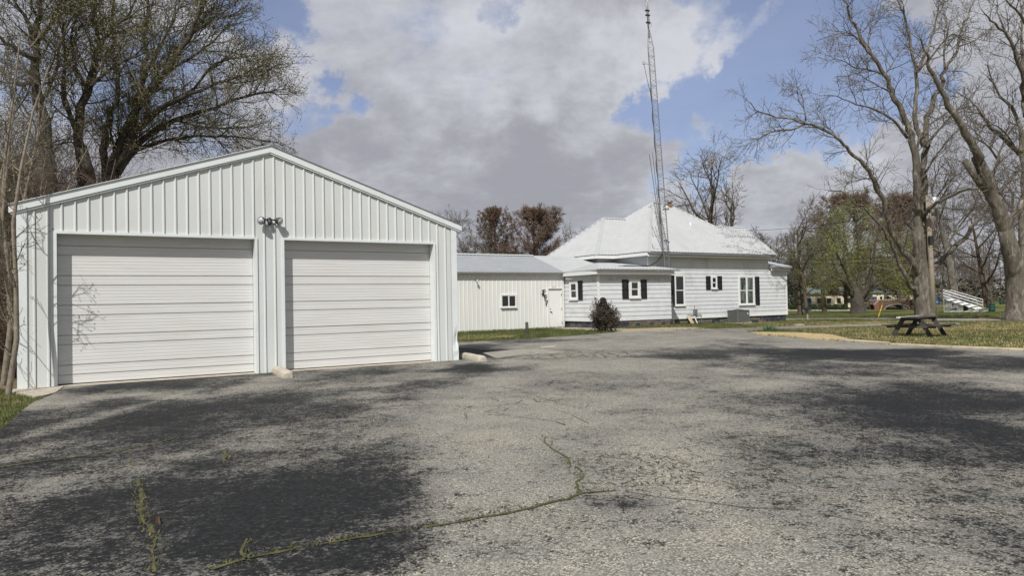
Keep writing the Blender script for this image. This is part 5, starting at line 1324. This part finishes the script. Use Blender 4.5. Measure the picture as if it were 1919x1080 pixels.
def right_tree():
    T = Tree(33); b = G(1912, 601); Y = b.y; rng = T.rng
    T.wood.tube([b - Vector((0, 0, .2)), b + Vector((0, 0, .2)), AT(*cB(1855, 1000), Y), AT(*cB(1845, 880), Y), AT(*cB(1835, 790), Y), AT(*cB(1808, 690), Y - .2), AT(*cB(1782, 590), Y - .4), AT(*cB(1758, 490), Y - .6)], [.98, .80, .66, .62, .57, .46, .40, .335], 16)
    L = [([cB(1832, 800), cB(1805, 690), cB(1760, 500), cB(1700, 330), cB(1640, 160), cB(1570, 30), cA(1590, 1030), cA(1500, 870), cA(1420, 740), cA(1340, 590), cA(1270, 450), cA(1250, 350), cA(1210, 250)], -3, .46, .03, .9),
         ([cB(1845, 900), cB(1862, 780), cB(1872, 600), cB(1876, 350), cB(1878, 100), cA(1862, 900), cA(1800, 700), cA(1700, 600), cA(1640, 420)], 2.0, .30, .03, 1.0),
         ([cA(1860, 990), cA(1810, 960), cA(1700, 870), cA(1600, 750), cA(1560, 680), cA(1420, 580)], -1.0, .16, .02, 1.5),
         ([cA(1890, 640), cA(1878, 520), cA(1840, 380), cA(1760, 220), cA(1660, 130), cA(1600, 60)], -2.0, .16, .02, 1.4), ([cA(1900, 560), cA(1850, 400), cA(1790, 280), cA(1720, 120), cA(1700, -30)], 1.2, .12, .02, 1.4),
         ([cA(1910, 200), cA(1850, 90), cA(1770, 0), cA(1720, -80)], -1.0, .10, .02, 1.5), ([cA(1890, 760), cA(1878, 640), cA(1870, 380), cA(1860, 100), cA(1850, -100)], .8, .14, .02, 1.2),
         ([cB(1690, 300), cB(1760, 180), cB(1860, 90), cB(1960, 10)], 1.5, .14, .02, 1.4), ([cB(1700, 330), cB(1660, 210), cB(1700, 60), cA(1760, 900), cA(1840, 780)], -1.0, .12, .02, 1.6),
         ([cB(1760, 480), cB(1880, 300), cB(2000, 100), cA(2000, 800), cA(1960, 500)], 1.4, .2, .03, 1.0), ([cA(1720, 1060), cA(1650, 960), cA(1560, 900), cA(1480, 880)], -1.2, .07, .015, 2), ([cA(1840, 1010), cA(1780, 900), cA(1690, 820), cA(1560, 820)], -1.6, .07, .015, 2)]
    for pts, dY, r0, r1, dens in L: T.limb(trace(pts, Y, dY, rng), r0, r1, PB, dens * 1.25, .15)
    st = trace([cB(1690, 300), cB(1600, 200), cB(1490, 40)], Y, -1.4, rng); T.wood.tube(st, [.2, .19, .17], 9)
    T.leaves(.4, .07, .05)
    T.done('bare_tree', b, 'thick leaning bare tree with a broken stub and pale bark', 'tree', 'bark_grey', 'twig_grey', 'bud_olive')
right_tree()

PL = dict(seg=[5, 4, 3, 2], wig=[.14, .18, .2, .2], up=[.05, .05, .04, .03], kids=[6, 6, 4, 0], t0=[.12, .12, .15, .2], ang=[40, 40, 40, 40], len=[2.1, 1.1, .6, .32], rad=[.030, .014, .0085, .0065], rmin=.006, wood_r=.03)
def left_trees():
    for seed, Y, base, L, lab, dn in [
        (41, 27.0, (205, 400), [([cC(560, 900), cC(600, 750), cC(680, 560), cC(720, 400), cC(740, 200), cC(740, 0), cC(750, -200)], 1.5, .20, .03), ([cC(565, 900), cC(640, 700), cC(730, 500), cC(830, 380), cC(960, 180), cC(1010, 50), cC(1040, -80)], -1.5, .20, .03),
            ([cC(570, 890), cC(680, 680), cC(800, 560), cC(960, 480), cC(1150, 400), cC(1330, 380)], -2, .17, .02), ([cC(590, 880), cC(720, 700), cC(900, 610), cC(1100, 540), cC(1300, 470), cC(1400, 480)], 1, .15, .02), ([cC(600, 880), cC(700, 760), cC(840, 710), cC(1000, 690), cC(1200, 690), cC(1370, 720)], 2, .10, .02),
            ([cC(540, 900), cC(530, 700), cC(560, 560), cC(600, 420), cC(560, 200), cC(580, 0)], 2, .17, .03), ([cC(830, 380), cC(900, 330), cC(1040, 240), cC(1160, 120)], -1, .08, .02), ([cC(720, 420), cC(800, 250), cC(880, 90), cC(900, -60)], .8, .09, .02), ([cC(900, 610), cC(1020, 640), cC(1150, 650), cC(1260, 640)], -.8, .05, .015), ([cC(960, 480), cC(1080, 330), cC(1220, 290), cC(1300, 280)], -1, .06, .015), ([cC(960, 180), cC(1060, 110), cC(1130, 60)], -.7, .05, .015)],
            'large budding tree fanning out behind the garage roof', 1.75),
        (43, 25.0, (150, 400), [([cC(440, 900), cC(400, 700), cC(440, 450), cC(490, 280), cC(490, 150), cC(480, 0), cC(470, -200)], 1, .20, .03), ([cC(440, 450), cC(520, 380), cC(640, 300), cC(760, 260)], -1.2, .08, .02), ([cC(490, 260), cC(560, 150), cC(660, 60), cC(720, -60)], .8, .08, .02), ([cC(400, 700), cC(330, 500), cC(330, 300), cC(320, 120), cC(340, -60)], -1, .10, .02), ([cC(440, 460), cC(380, 330), cC(360, 180), cC(420, 20)], -1, .08, .02)],
            'slender budding tree rising behind the left half of the garage roof', 1.6),
        (44, 23.0, (70, 400), [([cC(240, 950), cC(230, 700), cC(180, 420), cC(190, 200), cC(205, 0), cC(215, -200)], 1, .24, .04), ([cC(190, 220), cC(120, 80), cC(60, -40)], -.8, .10, .02), ([cC(185, 300), cC(100, 260), cC(0, 190), cC(-80, 100)], -1.2, .12, .02), ([cC(195, 200), cC(270, 100), cC(330, -40)], .8, .08, .02), ([cC(180, 420), cC(80, 420), cC(-20, 340)], 1, .09, .02), ([cC(200, 520), cC(280, 380), cC(310, 200), cC(380, 60)], -.8, .08, .02)],
            'dark trunked tree among the brush behind the garage corner', 1.4)]:
        T = Tree(seed); rng = T.rng
        s0 = L[0][0][0]; foot = AT(base[0], 560, Y); foot = Vector((foot.x, Y, float(zg(foot.x, Y))))
        top = AT(s0[0], s0[1], Y); T.wood.tube([foot - Vector((0, 0, .2)), foot + Vector((0, 0, .3)), foot.lerp(top, .6), top, top.lerp(AT(L[0][0][1][0], L[0][0][1][1], Y), .8)], [.5, .40, .34, .30, .2], 12)
        for pts, dY, r0, r1 in L: T.limb(trace(pts, Y, dY, rng), r0, r1, PL, dn * 2.3, .06)
        T.leaves(3, .06, .08)
        T.done('budding_tree', foot, lab, 'tree', 'bark_dark', 'twig_olive', 'bud_olive')
left_trees()
PS = dict(seg=[6, 4, 3, 2], wig=[.10, .16, .2, .2], up=[.06, .06, .05, .03], kids=[14, 5, 3, 0], t0=[.10, .15, .2, .2], ang=[42, 42, 42, 40], len=[1.3, .7, .35, .2], rad=[.014, .008, .006, .005], rmin=.0042, wood_r=.012, taper=.25)
def saplings():
    rng = random.Random(77)
    spots = [(14, 12.9, 6.5, .055), (40, 13.9, 5.8, .048), (56, 15.4, 5.2, .04), (5, 14.6, 7.5, .06), (25, 16.4, 7.0, .05), (-18, 13.2, 6.5, .05), (44, 18.5, 7.5, .05), (-6, 18.2, 8.0, .055),
             (48, 21.5, 7.5, .05), (92, 21.8, 7.2, .05), (115, 23.2, 7.4, .05), (70, 20.0, 6.8, .045), (18, 22.0, 8.5, .06), (150, 24.4, 7.0, .045), (-30, 17.0, 7.5, .05), (30, 24.5, 8.5, .05)]
    labs = ['grey sapling rising close beside the left garage corner post', 'thin leaning sapling touching the left garage wall corner', 'slim bare sapling just behind the left garage corner']
    for i, (px, Y, H, r0) in enumerate(spots):
        p = AT(px, 700, Y); p = Vector((p.x, Y, float(zg(p.x, Y)))); T = Tree(100 + i); P = dict(PS); P['kids'] = [11, 4, 3, 0] if i in (0, 5) else ([20, 5, 3, 0] if i < 8 else [18, 4, 3, 0])
        P['len'] = [1.3 + H * .06, .7, .38, .22] if i not in (0, 1, 2, 5) else [.7, .4, .25, .15]
        T.branch(p - Vector((0, 0, .05)), Vector((rng.uniform(-.08, .08), rng.uniform(-.05, .08), 1)).normalized(), H, r0, 0, P)
        T.leaves(.35, .045, .04)
        near = i < 3
        T.done('sapling', p, labs[i] if near else 'slim bare sapling in the brush left of and behind the garage', 'sapling', 'bark_sapling', 'twig_olive', 'bud_olive', 'saplings in the brush by the garage')
    # low brush filling the thicket behind the garage corner
    for i, (px, Y, H) in enumerate([(-25, 15.5, 2.6), (10, 17.5, 2.8), (38, 19.5, 3.0), (-40, 20.0, 3.4), (12, 24.0, 3.4), (60, 26.0, 4.5), (-20, 28.0, 5.0), (110, 30.0, 7.5), (180, 31.0, 7.0), (40, 23.0, 6.5), (85, 24.5, 7.0), (140, 27.0, 7.0), (225, 32.0, 7.0), (0, 21.0, 6.0), (270, 33.0, 6.0), (20, 27.0, 9.0), (70, 29.0, 9.0), (-10, 25.0, 9.0), (120, 33.0, 9.0), (170, 34.0, 8.5), (215, 36.0, 8.5), (35, 33.0, 10.0), (95, 36.0, 10.0)]):
        p = AT(px, 700, Y); p = Vector((p.x, Y, float(zg(p.x, Y)))); T = Tree(150 + i); P = dict(PS, seg=[4, 3, 3], wig=[.2, .25, .25], up=[.05, .03, .02], kids=[10, 6, 0] if H < 5 else [20, 8, 0], len=[1.0 + .08 * H, .6, .3], rad=[.012, .010, .009], rmin=.008)
        for _ in range(18 if H < 5 else 26):
            q = p + Vector((T.rng.gauss(0, .6 + .05 * H), T.rng.gauss(0, .5), -.05)); T.branch(q, Vector((T.rng.uniform(-.5, .5), T.rng.uniform(-.5, .5), 1)).normalized(), H * T.rng.uniform(.6, 1.1), .016, 0, P)
        T.leaves(.3, .05, .05)
        T.done('bare_shrub', p, 'tangled bare brown shrub in the thicket left of and behind the garage', 'shrub', 'bark_brown', 'twig_red', 'bud_brown', 'bare shrubs behind the garage')
saplings()

def bg_bare(px, base_y, top_y, Y, label, spread=.6, seed=1, wood='bark_brown', twig='twig_grey', lean=0.0, name='bare_tree', kids=(9, 6, 6, 4, 0), leafm=None, group=None, trunk=.25):
    p = AT(px, base_y, Y); p = Vector((p.x, Y, float(zg(p.x, Y)))); H = AT(px, top_y, Y).z - p.z
    k = H / 12.0; T = Tree(seed); tn = max(.013, Y * .00019)
    P = dict(seg=[5, 5, 4, 3, 2], wig=[.05, .13, .2, .22, .2], up=[.02, .06, .05, .03, .02], kids=list(kids), t0=[trunk, .2, .15, .15, .2], ang=[spread * 62, 44, 44, 42, 40], len=[6.2 * k, 2.6 * k, 1.3 * k, .65 * k], rad=[.11 * k, .045 * k, .022 * k, tn], rmin=tn, wood_r=.04, taper=.22)
    T.branch(p - Vector((0, 0, .1)), Vector((lean, 0, 1)).normalized(), H * .88, .34 * k, 0, P)
    if leafm: T.leaves(1, .14 * k, .12)
    return T.done(name, p, label, 'tree', wood, twig, leafm, group)
bg_bare(1313, 560, 312, 66, 'bare spreading tree whose crown stands behind the house roof ridge', .62, 23, trunk=.42, kids=(8, 6, 5, 4, 0))
bg_bare(1378, 560, 352, 66, 'thin bare tree behind the right end of the house roof', .65, 4, kids=(7, 5, 5, 3, 0), trunk=.4, lean=-.06)
bg_bare(866, 570, 418, 75, 'bare grey tree just past the garage roof corner behind the annex', .7, 5, trunk=.2)
bg_bare(892, 570, 436, 88, 'smaller bare tree with faint ochre buds beside the narrow brown conifer', .7, 6, leafm='bud_brown', trunk=.2)
bg_bare(1075, 570, 430, 95, 'bare thin tree half hidden behind the left slope of the house roof', .7, 8, kids=(7, 5, 5, 3, 0))
bg_bare(1500, 588, 405, 84, 'grey bare tree with a rounded crown right of the house', .75, 9, twig='twig_grey', trunk=.22)
bg_bare(1545, 588, 420, 98, 'tall bare tree behind the clipped park bushes', .7, 10, trunk=.2)
bg_bare(1792, 588, 300, 90, 'big bare park tree standing behind the bleachers', .8, 12, wood='bark_grey', trunk=.3)
bg_bare(1848, 575, 380, 105, 'bare park tree behind the white low house and bleacher rails', .75, 13, trunk=.25)
bg_bare(1900, 575, 330, 98, 'bare park tree partly behind the leaning tree', .75, 14, trunk=.25)
bg_bare(1690, 580, 415, 120, 'bare brown tree behind the wide cream hall', .8, 15, twig='twig_red', trunk=.2)
bg_bare(1745, 578, 390, 125, 'bare brown tree seen between the big tree and the pole', .8, 16, twig='twig_red', trunk=.2)
bg_bare(1460, 580, 440, 110, 'faint bare tree rising over the small roof of the house end', .7, 17, trunk=.2)

def cypress(px, top_y, Y, wpx, label, seed, shape='round', base_y=570):
    p = AT(px, base_y, Y); p = Vector((p.x, Y, float(zg(p.x, Y)))); H = AT(px, top_y, Y).z - p.z; Wd = wpx * Y / F_PX
    T = Tree(seed); rng = T.rng; tn = max(.012, Y * .00016)
    T.wood.tube([p - Vector((0, 0, .1)), p + Vector((.05, 0, H * .3)), p + Vector((0, 0, H * .65)), p + Vector((0, 0, H * .97))], [.34, .26, .15, .03], 8)
    P = dict(seg=[5, 3, 3, 2], wig=[.07, .15, .2, .2], up=[.015, .02, .02, .02], kids=[13, 7, 4, 0], t0=[.22, .12, .1, .2], ang=[38, 40, 40, 40], len=[Wd * .15, Wd * .07, Wd * .035, .2], rad=[.022, tn * 1.2, tn, tn], rmin=tn, wood_r=.03, taper=.25)
    n = 66
    for i in range(n):
        t = .10 + .87 * (i + rng.random()) / n
        if shape == 'round': w = Wd * .5 * math.sqrt(max(.02, 1 - ((t - .52) / .50) ** 2)) * (1.0 if t > .3 else .95)
        else: w = Wd * .5 * max(.10, math.sin(math.pi * min(1, max(0, (t - .02) / 1.0)) ** .85) ** .7)
        a = rng.uniform(0, 6.28); e = math.radians(10 + 52 * t if shape == 'round' else 42 + 26 * t)
        d = Vector((math.cos(a) * math.cos(e), math.sin(a) * math.cos(e), math.sin(e))); L = w / max(.35, math.cos(e)) * rng.uniform(.8, 1.08)
        L = min(L, (1.02 - t) * H / max(.15, math.sin(e)) if t > .5 else L)
        T.branch(p + Vector((0, 0, H * t * .92)), d, L, .03 + .05 * (1 - t), 0, P)
    T.leaves(.5, .105 * Wd / 7, .10 * Wd / 7)
    T.done('cypress_tree', p, label, 'tree', 'bark_brown', 'twig_red', 'cyp_needles', crown='twigs', leafname='dry_needles')
cypress(930, 384, 92, 72, 'narrow pointed brown cypress rising over the annex roof', 51, 'narrow')
cypress(1003, 389, 92, 122, 'broad domed russet cypress beside the left slope of the house roof', 52)
cypress(1585, 362, 118, 120, 'huge russet domed tree behind the greening willow', 54)
cypress(1690, 366, 124, 130, 'broad russet tree behind the big bare tree and wide cream hall', 55)

def willow():
    b = G(1608, 588); Y = b.y; T = Tree(61); rng = T.rng
    T.wood.tube([b - Vector((0, 0, .2)), b + Vector((0, 0, .15)), b + Vector((0, 0, .8)), AT(1606, 562, Y), AT(1606, 553, Y), AT(1605, 540, Y)], [1.2, 1.0, .84, .80, .62, .30], 12)
    L = [([(1600, 560), (1588, 535), (1570, 522), (1545, 515), (1525, 510)], -3, .28, .05), ([(1604, 558), (1600, 520), (1590, 480), (1575, 440), (1560, 410)], 2, .32, .05), ([(1612, 560), (1625, 540), (1632, 505), (1640, 460), (1650, 420)], -2, .40, .05),
         ([(1615, 562), (1635, 540), (1665, 525), (1690, 520), (1712, 522)], 2, .22, .04), ([(1606, 558), (1612, 510), (1608, 460), (1604, 410), (1600, 390)], 1, .3, .05), ([(1600, 560), (1575, 520), (1555, 480), (1540, 450), (1520, 440)], 3, .25, .04), ([(1620, 555), (1650, 510), (1680, 470), (1700, 440)], 3, .25, .04), ([(1602, 555), (1580, 500), (1560, 470), (1530, 470)], -4, .2, .04)]
    P = dict(seg=[5, 4, 3], wig=[.16, .18, .12], up=[.02, -.04, -.16], kids=[8, 7, 0], t0=[.2, .15, .1], ang=[45, 45, 45], len=[3.0, 1.7, 1.2], rad=[.06, .025, .015], rmin=.014, wood_r=.05)
    for pts, dY, r0, r1 in L: T.limb(trace(pts, Y, dY, rng), r0, r1, P, 1.9, .25)
    tips = T.tips; T.tips = []
    for p, d in tips: T.tips += [(p, d), (p - Vector((0, 0, .35)), d), (p - Vector((0, 0, .7)), d)]
    T.leaves(6, .11, .30)
    T.done('willow_tree', b, 'old thick-trunked willow in fresh yellow-green leaf in the park', 'tree', 'bark_dark', 'twig_olive', 'leaf_willow', leafname='leaves')
    # a small greening tree left of it
    bg_bare(1512, 588, 450, 82, 'slim park tree with a haze of green buds left of the willow', .7, 63, leafm='leaf_willow', trunk=.3)
willow()
def blobby(name, px, py, wpx, hpx, label, cat, leafm, n, size, seed, group=None, droopy=False, stems=True, squash=2.2):
    p = G(px, py); k = p.y / F_PX; R, H = wpx * k / 2, hpx * k; T = Tree(seed); rng = T.rng
    for _ in range(10):
        a = rng.uniform(0, 6.28); e = p + Vector((math.cos(a) * R * .6, math.sin(a) * R * .6, H * rng.uniform(.5, .9))); T.wood.tube([p - Vector((0, 0, .03)), p.lerp(e, .5), e], [.03, .02, .01], 5)
    for _ in range(n):
        a, u = rng.uniform(0, 6.28), rng.random(); z = u ** .9; rr = R * (1 - (abs(z - .38) / .66) ** squash) ** .5 if abs(z - .38) < .66 else 0
        rr *= (.45 + .55 * rng.random() ** .4) * (1 + .12 * math.sin(5 * a + 7 * z))
        T.leaf.leaf(p + Vector((math.cos(a) * rr, math.sin(a) * rr, z * H * rng.uniform(.94, 1.04) + .02)), size * rng.uniform(.6, 1.4), rng)
    return T.done(name, p, label, cat, 'bark_brown', 'twig_red', leafm, group, leafname='leaves')
def entry_shrub():
    p = G(1131, 622.5); k = p.y / F_PX; T = Tree(71); rng = T.rng; R, H = 26 * k, 66 * k
    P = dict(seg=[4, 3, 2], wig=[.12, .2, .2], up=[.05, .05, .04], kids=[9, 5, 0], t0=[.15, .2, .2], ang=[34, 38, 40], len=[.55, .28, .15], rad=[.008, .006, .005], rmin=.005, wood_r=.012)
    for _ in range(26):
        a = rng.uniform(0, 6.28); q = rng.random() ** .5; T.branch(p + Vector((math.cos(a) * R * q * .6, math.sin(a) * R * q * .6, -.03)), Vector((math.cos(a) * q * .28, math.sin(a) * q * .28, 1)).normalized(), H * (1.02 - .62 * q) * rng.uniform(.8, 1.02), .016, 0, P)
    T.leaves(2, .075, .04)
    for _ in range(3000):
        a, z = rng.uniform(0, 6.28), rng.random(); rr = R * (1 - .84 * z ** 1.15) * rng.random() ** .45 * (.8 + .3 * math.sin(3 * a + 9 * z)); T.leaf.leaf(p + Vector((math.cos(a) * rr, math.sin(a) * rr, z * H * .95 + .03)), .08 * rng.uniform(.5, 1.4), rng)
    T.done('upright_shrub', p, 'dark upright bronze-leaved shrub at the corner of the house addition', 'shrub', 'bark_brown', 'twig_red', 'leaf_shrub', leafname='leaves')
entry_shrub()
hx = [1486, 1500, 1512, 1524, 1540, 1553, 1567, 1582]
for i, x in enumerate(hx):
    lab = ['clipped round dark green bush beside the house corner, first of the row', 'clipped round dark green bush in the row along the park walk', 'clipped round dark green bush at the willow end of the row'][0 if i == 0 else (2 if i == len(hx) - 1 else 1)]
    blobby('clipped_bush', x, 581.5, 12.5, 10.5, lab, 'bush', 'leaf_hedge', 650, .20, 200 + i, 'clipped bushes along the park walk', squash=3.2)
# evergreen behind the bushes, and dark undergrowth
blobby('evergreen_tree', 1490, 578, 40, 66, 'dark evergreen behind the right corner of the house', 'tree', 'leaf_evergreen', 2600, .42, 230)
blobby('evergreen_tree', 1531, 577, 36, 44, 'dark low evergreen behind the clipped bush row', 'tree', 'leaf_evergreen', 1800, .38, 231)

# far wood closing the view (one mass)
def far_wood():
    T = Tree(300); rng = T.rng
    P = dict(seg=[3, 3, 2, 2], wig=[.05, .14, .2, .2], up=[.02, .05, .04, .02], kids=[11, 7, 4, 0], t0=[.12, .15, .15, .2], ang=[42, 44, 44, 42], len=[5.0, 2.5, 1.2, .6], rad=[.10, .05, .032, .028], rmin=.026, wood_r=.06, taper=.2)
    for i in range(95):
        Y = rng.uniform(150, 215); px = rng.uniform(1380, 2080) if i < 68 else rng.uniform(820, 1420); x = AT(px, 560, Y).x; H = rng.uniform(9, 15) if px > 1430 else rng.uniform(6, 10.5)
        T.branch(Vector((x, Y, float(zg(x, Y)) - .1)), Vector((rng.uniform(-.05, .05), 0, 1)).normalized(), H, .22, 0, P)
    o = T.wood; n0 = len(o.v); o.v.extend(T.twig.v); o.f.extend([tuple(k + n0 for k in f) for f in T.twig.f])
    ob = o.build('distant_woods', 'twig_dist'); tag(ob, 'hazy brown leafless woodland far behind the park', 'woods', kind='stuff')
    # undergrowth belt under it
    mb = MB()
    for _ in range(9000):
        Y = rng.uniform(140, 200); px = rng.uniform(1380, 2060) if rng.random() < .8 else rng.uniform(830, 1400); p = AT(px, 560, Y); z = float(zg(p.x, Y)); mb.leaf(Vector((p.x, Y, z + 5.5 * rng.random() ** 1.7)), rng.uniform(.5, 1.3), rng)
    tag(mb.build('distant_undergrowth', mat('undergrowth', (0.060, 0.055, 0.035), .95, .4, .3)), 'dark brown-green undergrowth along the far side of the park', 'undergrowth', kind='stuff')
far_wood()

# ------------------------------------------------------------------ grass
def grass():
    rng = np.random.RandomState(9)
    HOUSE = [[(22.3, 10.2), (38.6, 11.8), (38.6, 21), (22.3, 21)], [(11.9, 13.05), (22.5, 13.05), (22.5, 21), (11.9, 21)], [(-.1, -.1), (9.6, -.1), (9.6, 9.8), (-.1, 9.8)]]
    HP = [[flat(FR(*q)) for q in h] for h in HOUSE]
    WALK = [flat(G(*p)) for p in [(1160, 624), (1250, 621), (1335, 617.5), (1300, 614.5), (1240, 615), (1180, 617.5), (1150, 617), (1090, 614), (1055, 615), (1028, 616.5), (1060, 618.3), (1140, 622)]]
    RW = [flat(G(*p)) for p in RD]
    DV = [flat(G(*p)) for p in [(1385, 624), (1430, 622.8), (1500, 624), (1560, 628), (1600, 637), (1560, 640.5), (1490, 634), (1425, 628.8), (1395, 627)]]
    def zone(name, box, dens, h, w, m, poly=None, clump=.5, seed=1, lab=None):
        x0, x1, y0, y1 = box; n = int((x1 - x0) * (y1 - y0) * dens); x, y = rng.uniform(x0, x1, n), rng.uniform(y0, y1, n)
        k = ~inside(LOT, x, y) & ~inside(WALK, x, y) & ~inside(RW, x, y)
        for q in HP: k &= ~inside(q, x, y)
        if poly is not None: k &= inside(poly, x, y)
        if m == 'grass_blade': k &= ~inside(DV, x, y)
        cl = vnoise(x, y, 1.4, seed) * .6 + vnoise(x, y, .35, seed + 1) * .4
        k &= rng.rand(n) < np.clip((cl - clump + .35) / .5, 0.03, 1)
        x, y, cl = x[k], y[k], cl[k]; n = len(x); z = zg(x, y) - .01
        hh = h * rng.uniform(.4, 1.2, n) * (.5 + cl); t = rng.uniform(0, 6.28, n); ww = w * rng.uniform(.6, 1.3, n); ld = rng.normal(0, .45, (n, 2)) * hh[:, None]
        V = np.zeros((n, 3, 3), np.float32); V[:, 0] = np.stack([x - np.cos(t) * ww, y - np.sin(t) * ww, z], 1); V[:, 1] = np.stack([x + np.cos(t) * ww, y + np.sin(t) * ww, z], 1); V[:, 2] = np.stack([x + ld[:, 0], y + ld[:, 1], z + hh], 1)
        me = bpy.data.meshes.new(name); me.vertices.add(n * 3); me.vertices.foreach_set('co', V.ravel()); me.loops.add(n * 3); me.loops.foreach_set('vertex_index', np.arange(n * 3, dtype=np.int32)); me.polygons.add(n)
        me.polygons.foreach_set('loop_start', np.arange(0, n * 3, 3, dtype=np.int32)); me.polygons.foreach_set('loop_total', np.full(n, 3, np.int32)); me.update(calc_edges=True); me.materials.append(MATS[m])
        o = bpy.data.objects.new(name, me); link(o); tag(o, lab, 'grass', kind='stuff')
    zone('grass', (-5, 12, 22, 44), 330, .11, .011, 'grass_blade', clump=.35, seed=1, lab='green grass strip in front of the annex and house')
    zone('grass', (7, 40, 14, 47), 150, .10, .012, 'grass_blade', clump=.46, seed=4, lab='patchy green grass round the picnic table')
    zone('dry_grass', (7, 40, 14, 47), 190, .06, .013, 'grass_dry', clump=.44, seed=7, lab='dry tan grass round the picnic table and kerb')
    zone('grass', (-13, -6.5, 6, 13.8), 1400, .07, .006, 'grass_blade', clump=.35, seed=2, lab='green grass at the left edge of the asphalt by the garage')
    zone('grass', (12, 60, 44, 80), 26, .09, .022, 'grass_blade', clump=.3, seed=8, lab='mown green park lawn beyond the road')
    # leafy clump (daffodil leaves) at the driveway edge
    p = G(1444, 622); mb = MB(); r2 = random.Random(3)
    for _ in range(110):
        q = p + Vector((r2.gauss(0, .16), r2.gauss(0, .12), -.01)); t = r2.uniform(0, 6.28); w = Vector((math.cos(t), math.sin(t), 0)) * .011; tip = q + Vector((r2.gauss(0, .09), r2.gauss(0, .09), r2.uniform(.18, .34))); md = q.lerp(tip, .55) + Vector((0, 0, .03))
        mb.face([q - w, q + w, md + w * .9, tip, md - w * .9])
    o = mb.build('bulb_clump', mat('bulb_leaf', (0.055, 0.11, 0.05), .7, .3), None, False, p); tag(o, 'clump of upright blue-green bulb leaves at the driveway edge', 'plant')
    p = G(1497, 611.5); mb = MB(); mb.box(p + Vector((0, 0, .05)), (.5, .22, .10), Vector((.96, .28, 0)), Vector((-.28, .96, 0))); o = mb.build('broken_slab', 'concrete', None, False, p); tag(o, 'broken concrete lump in the grass by the house corner', 'rubble')
grass()
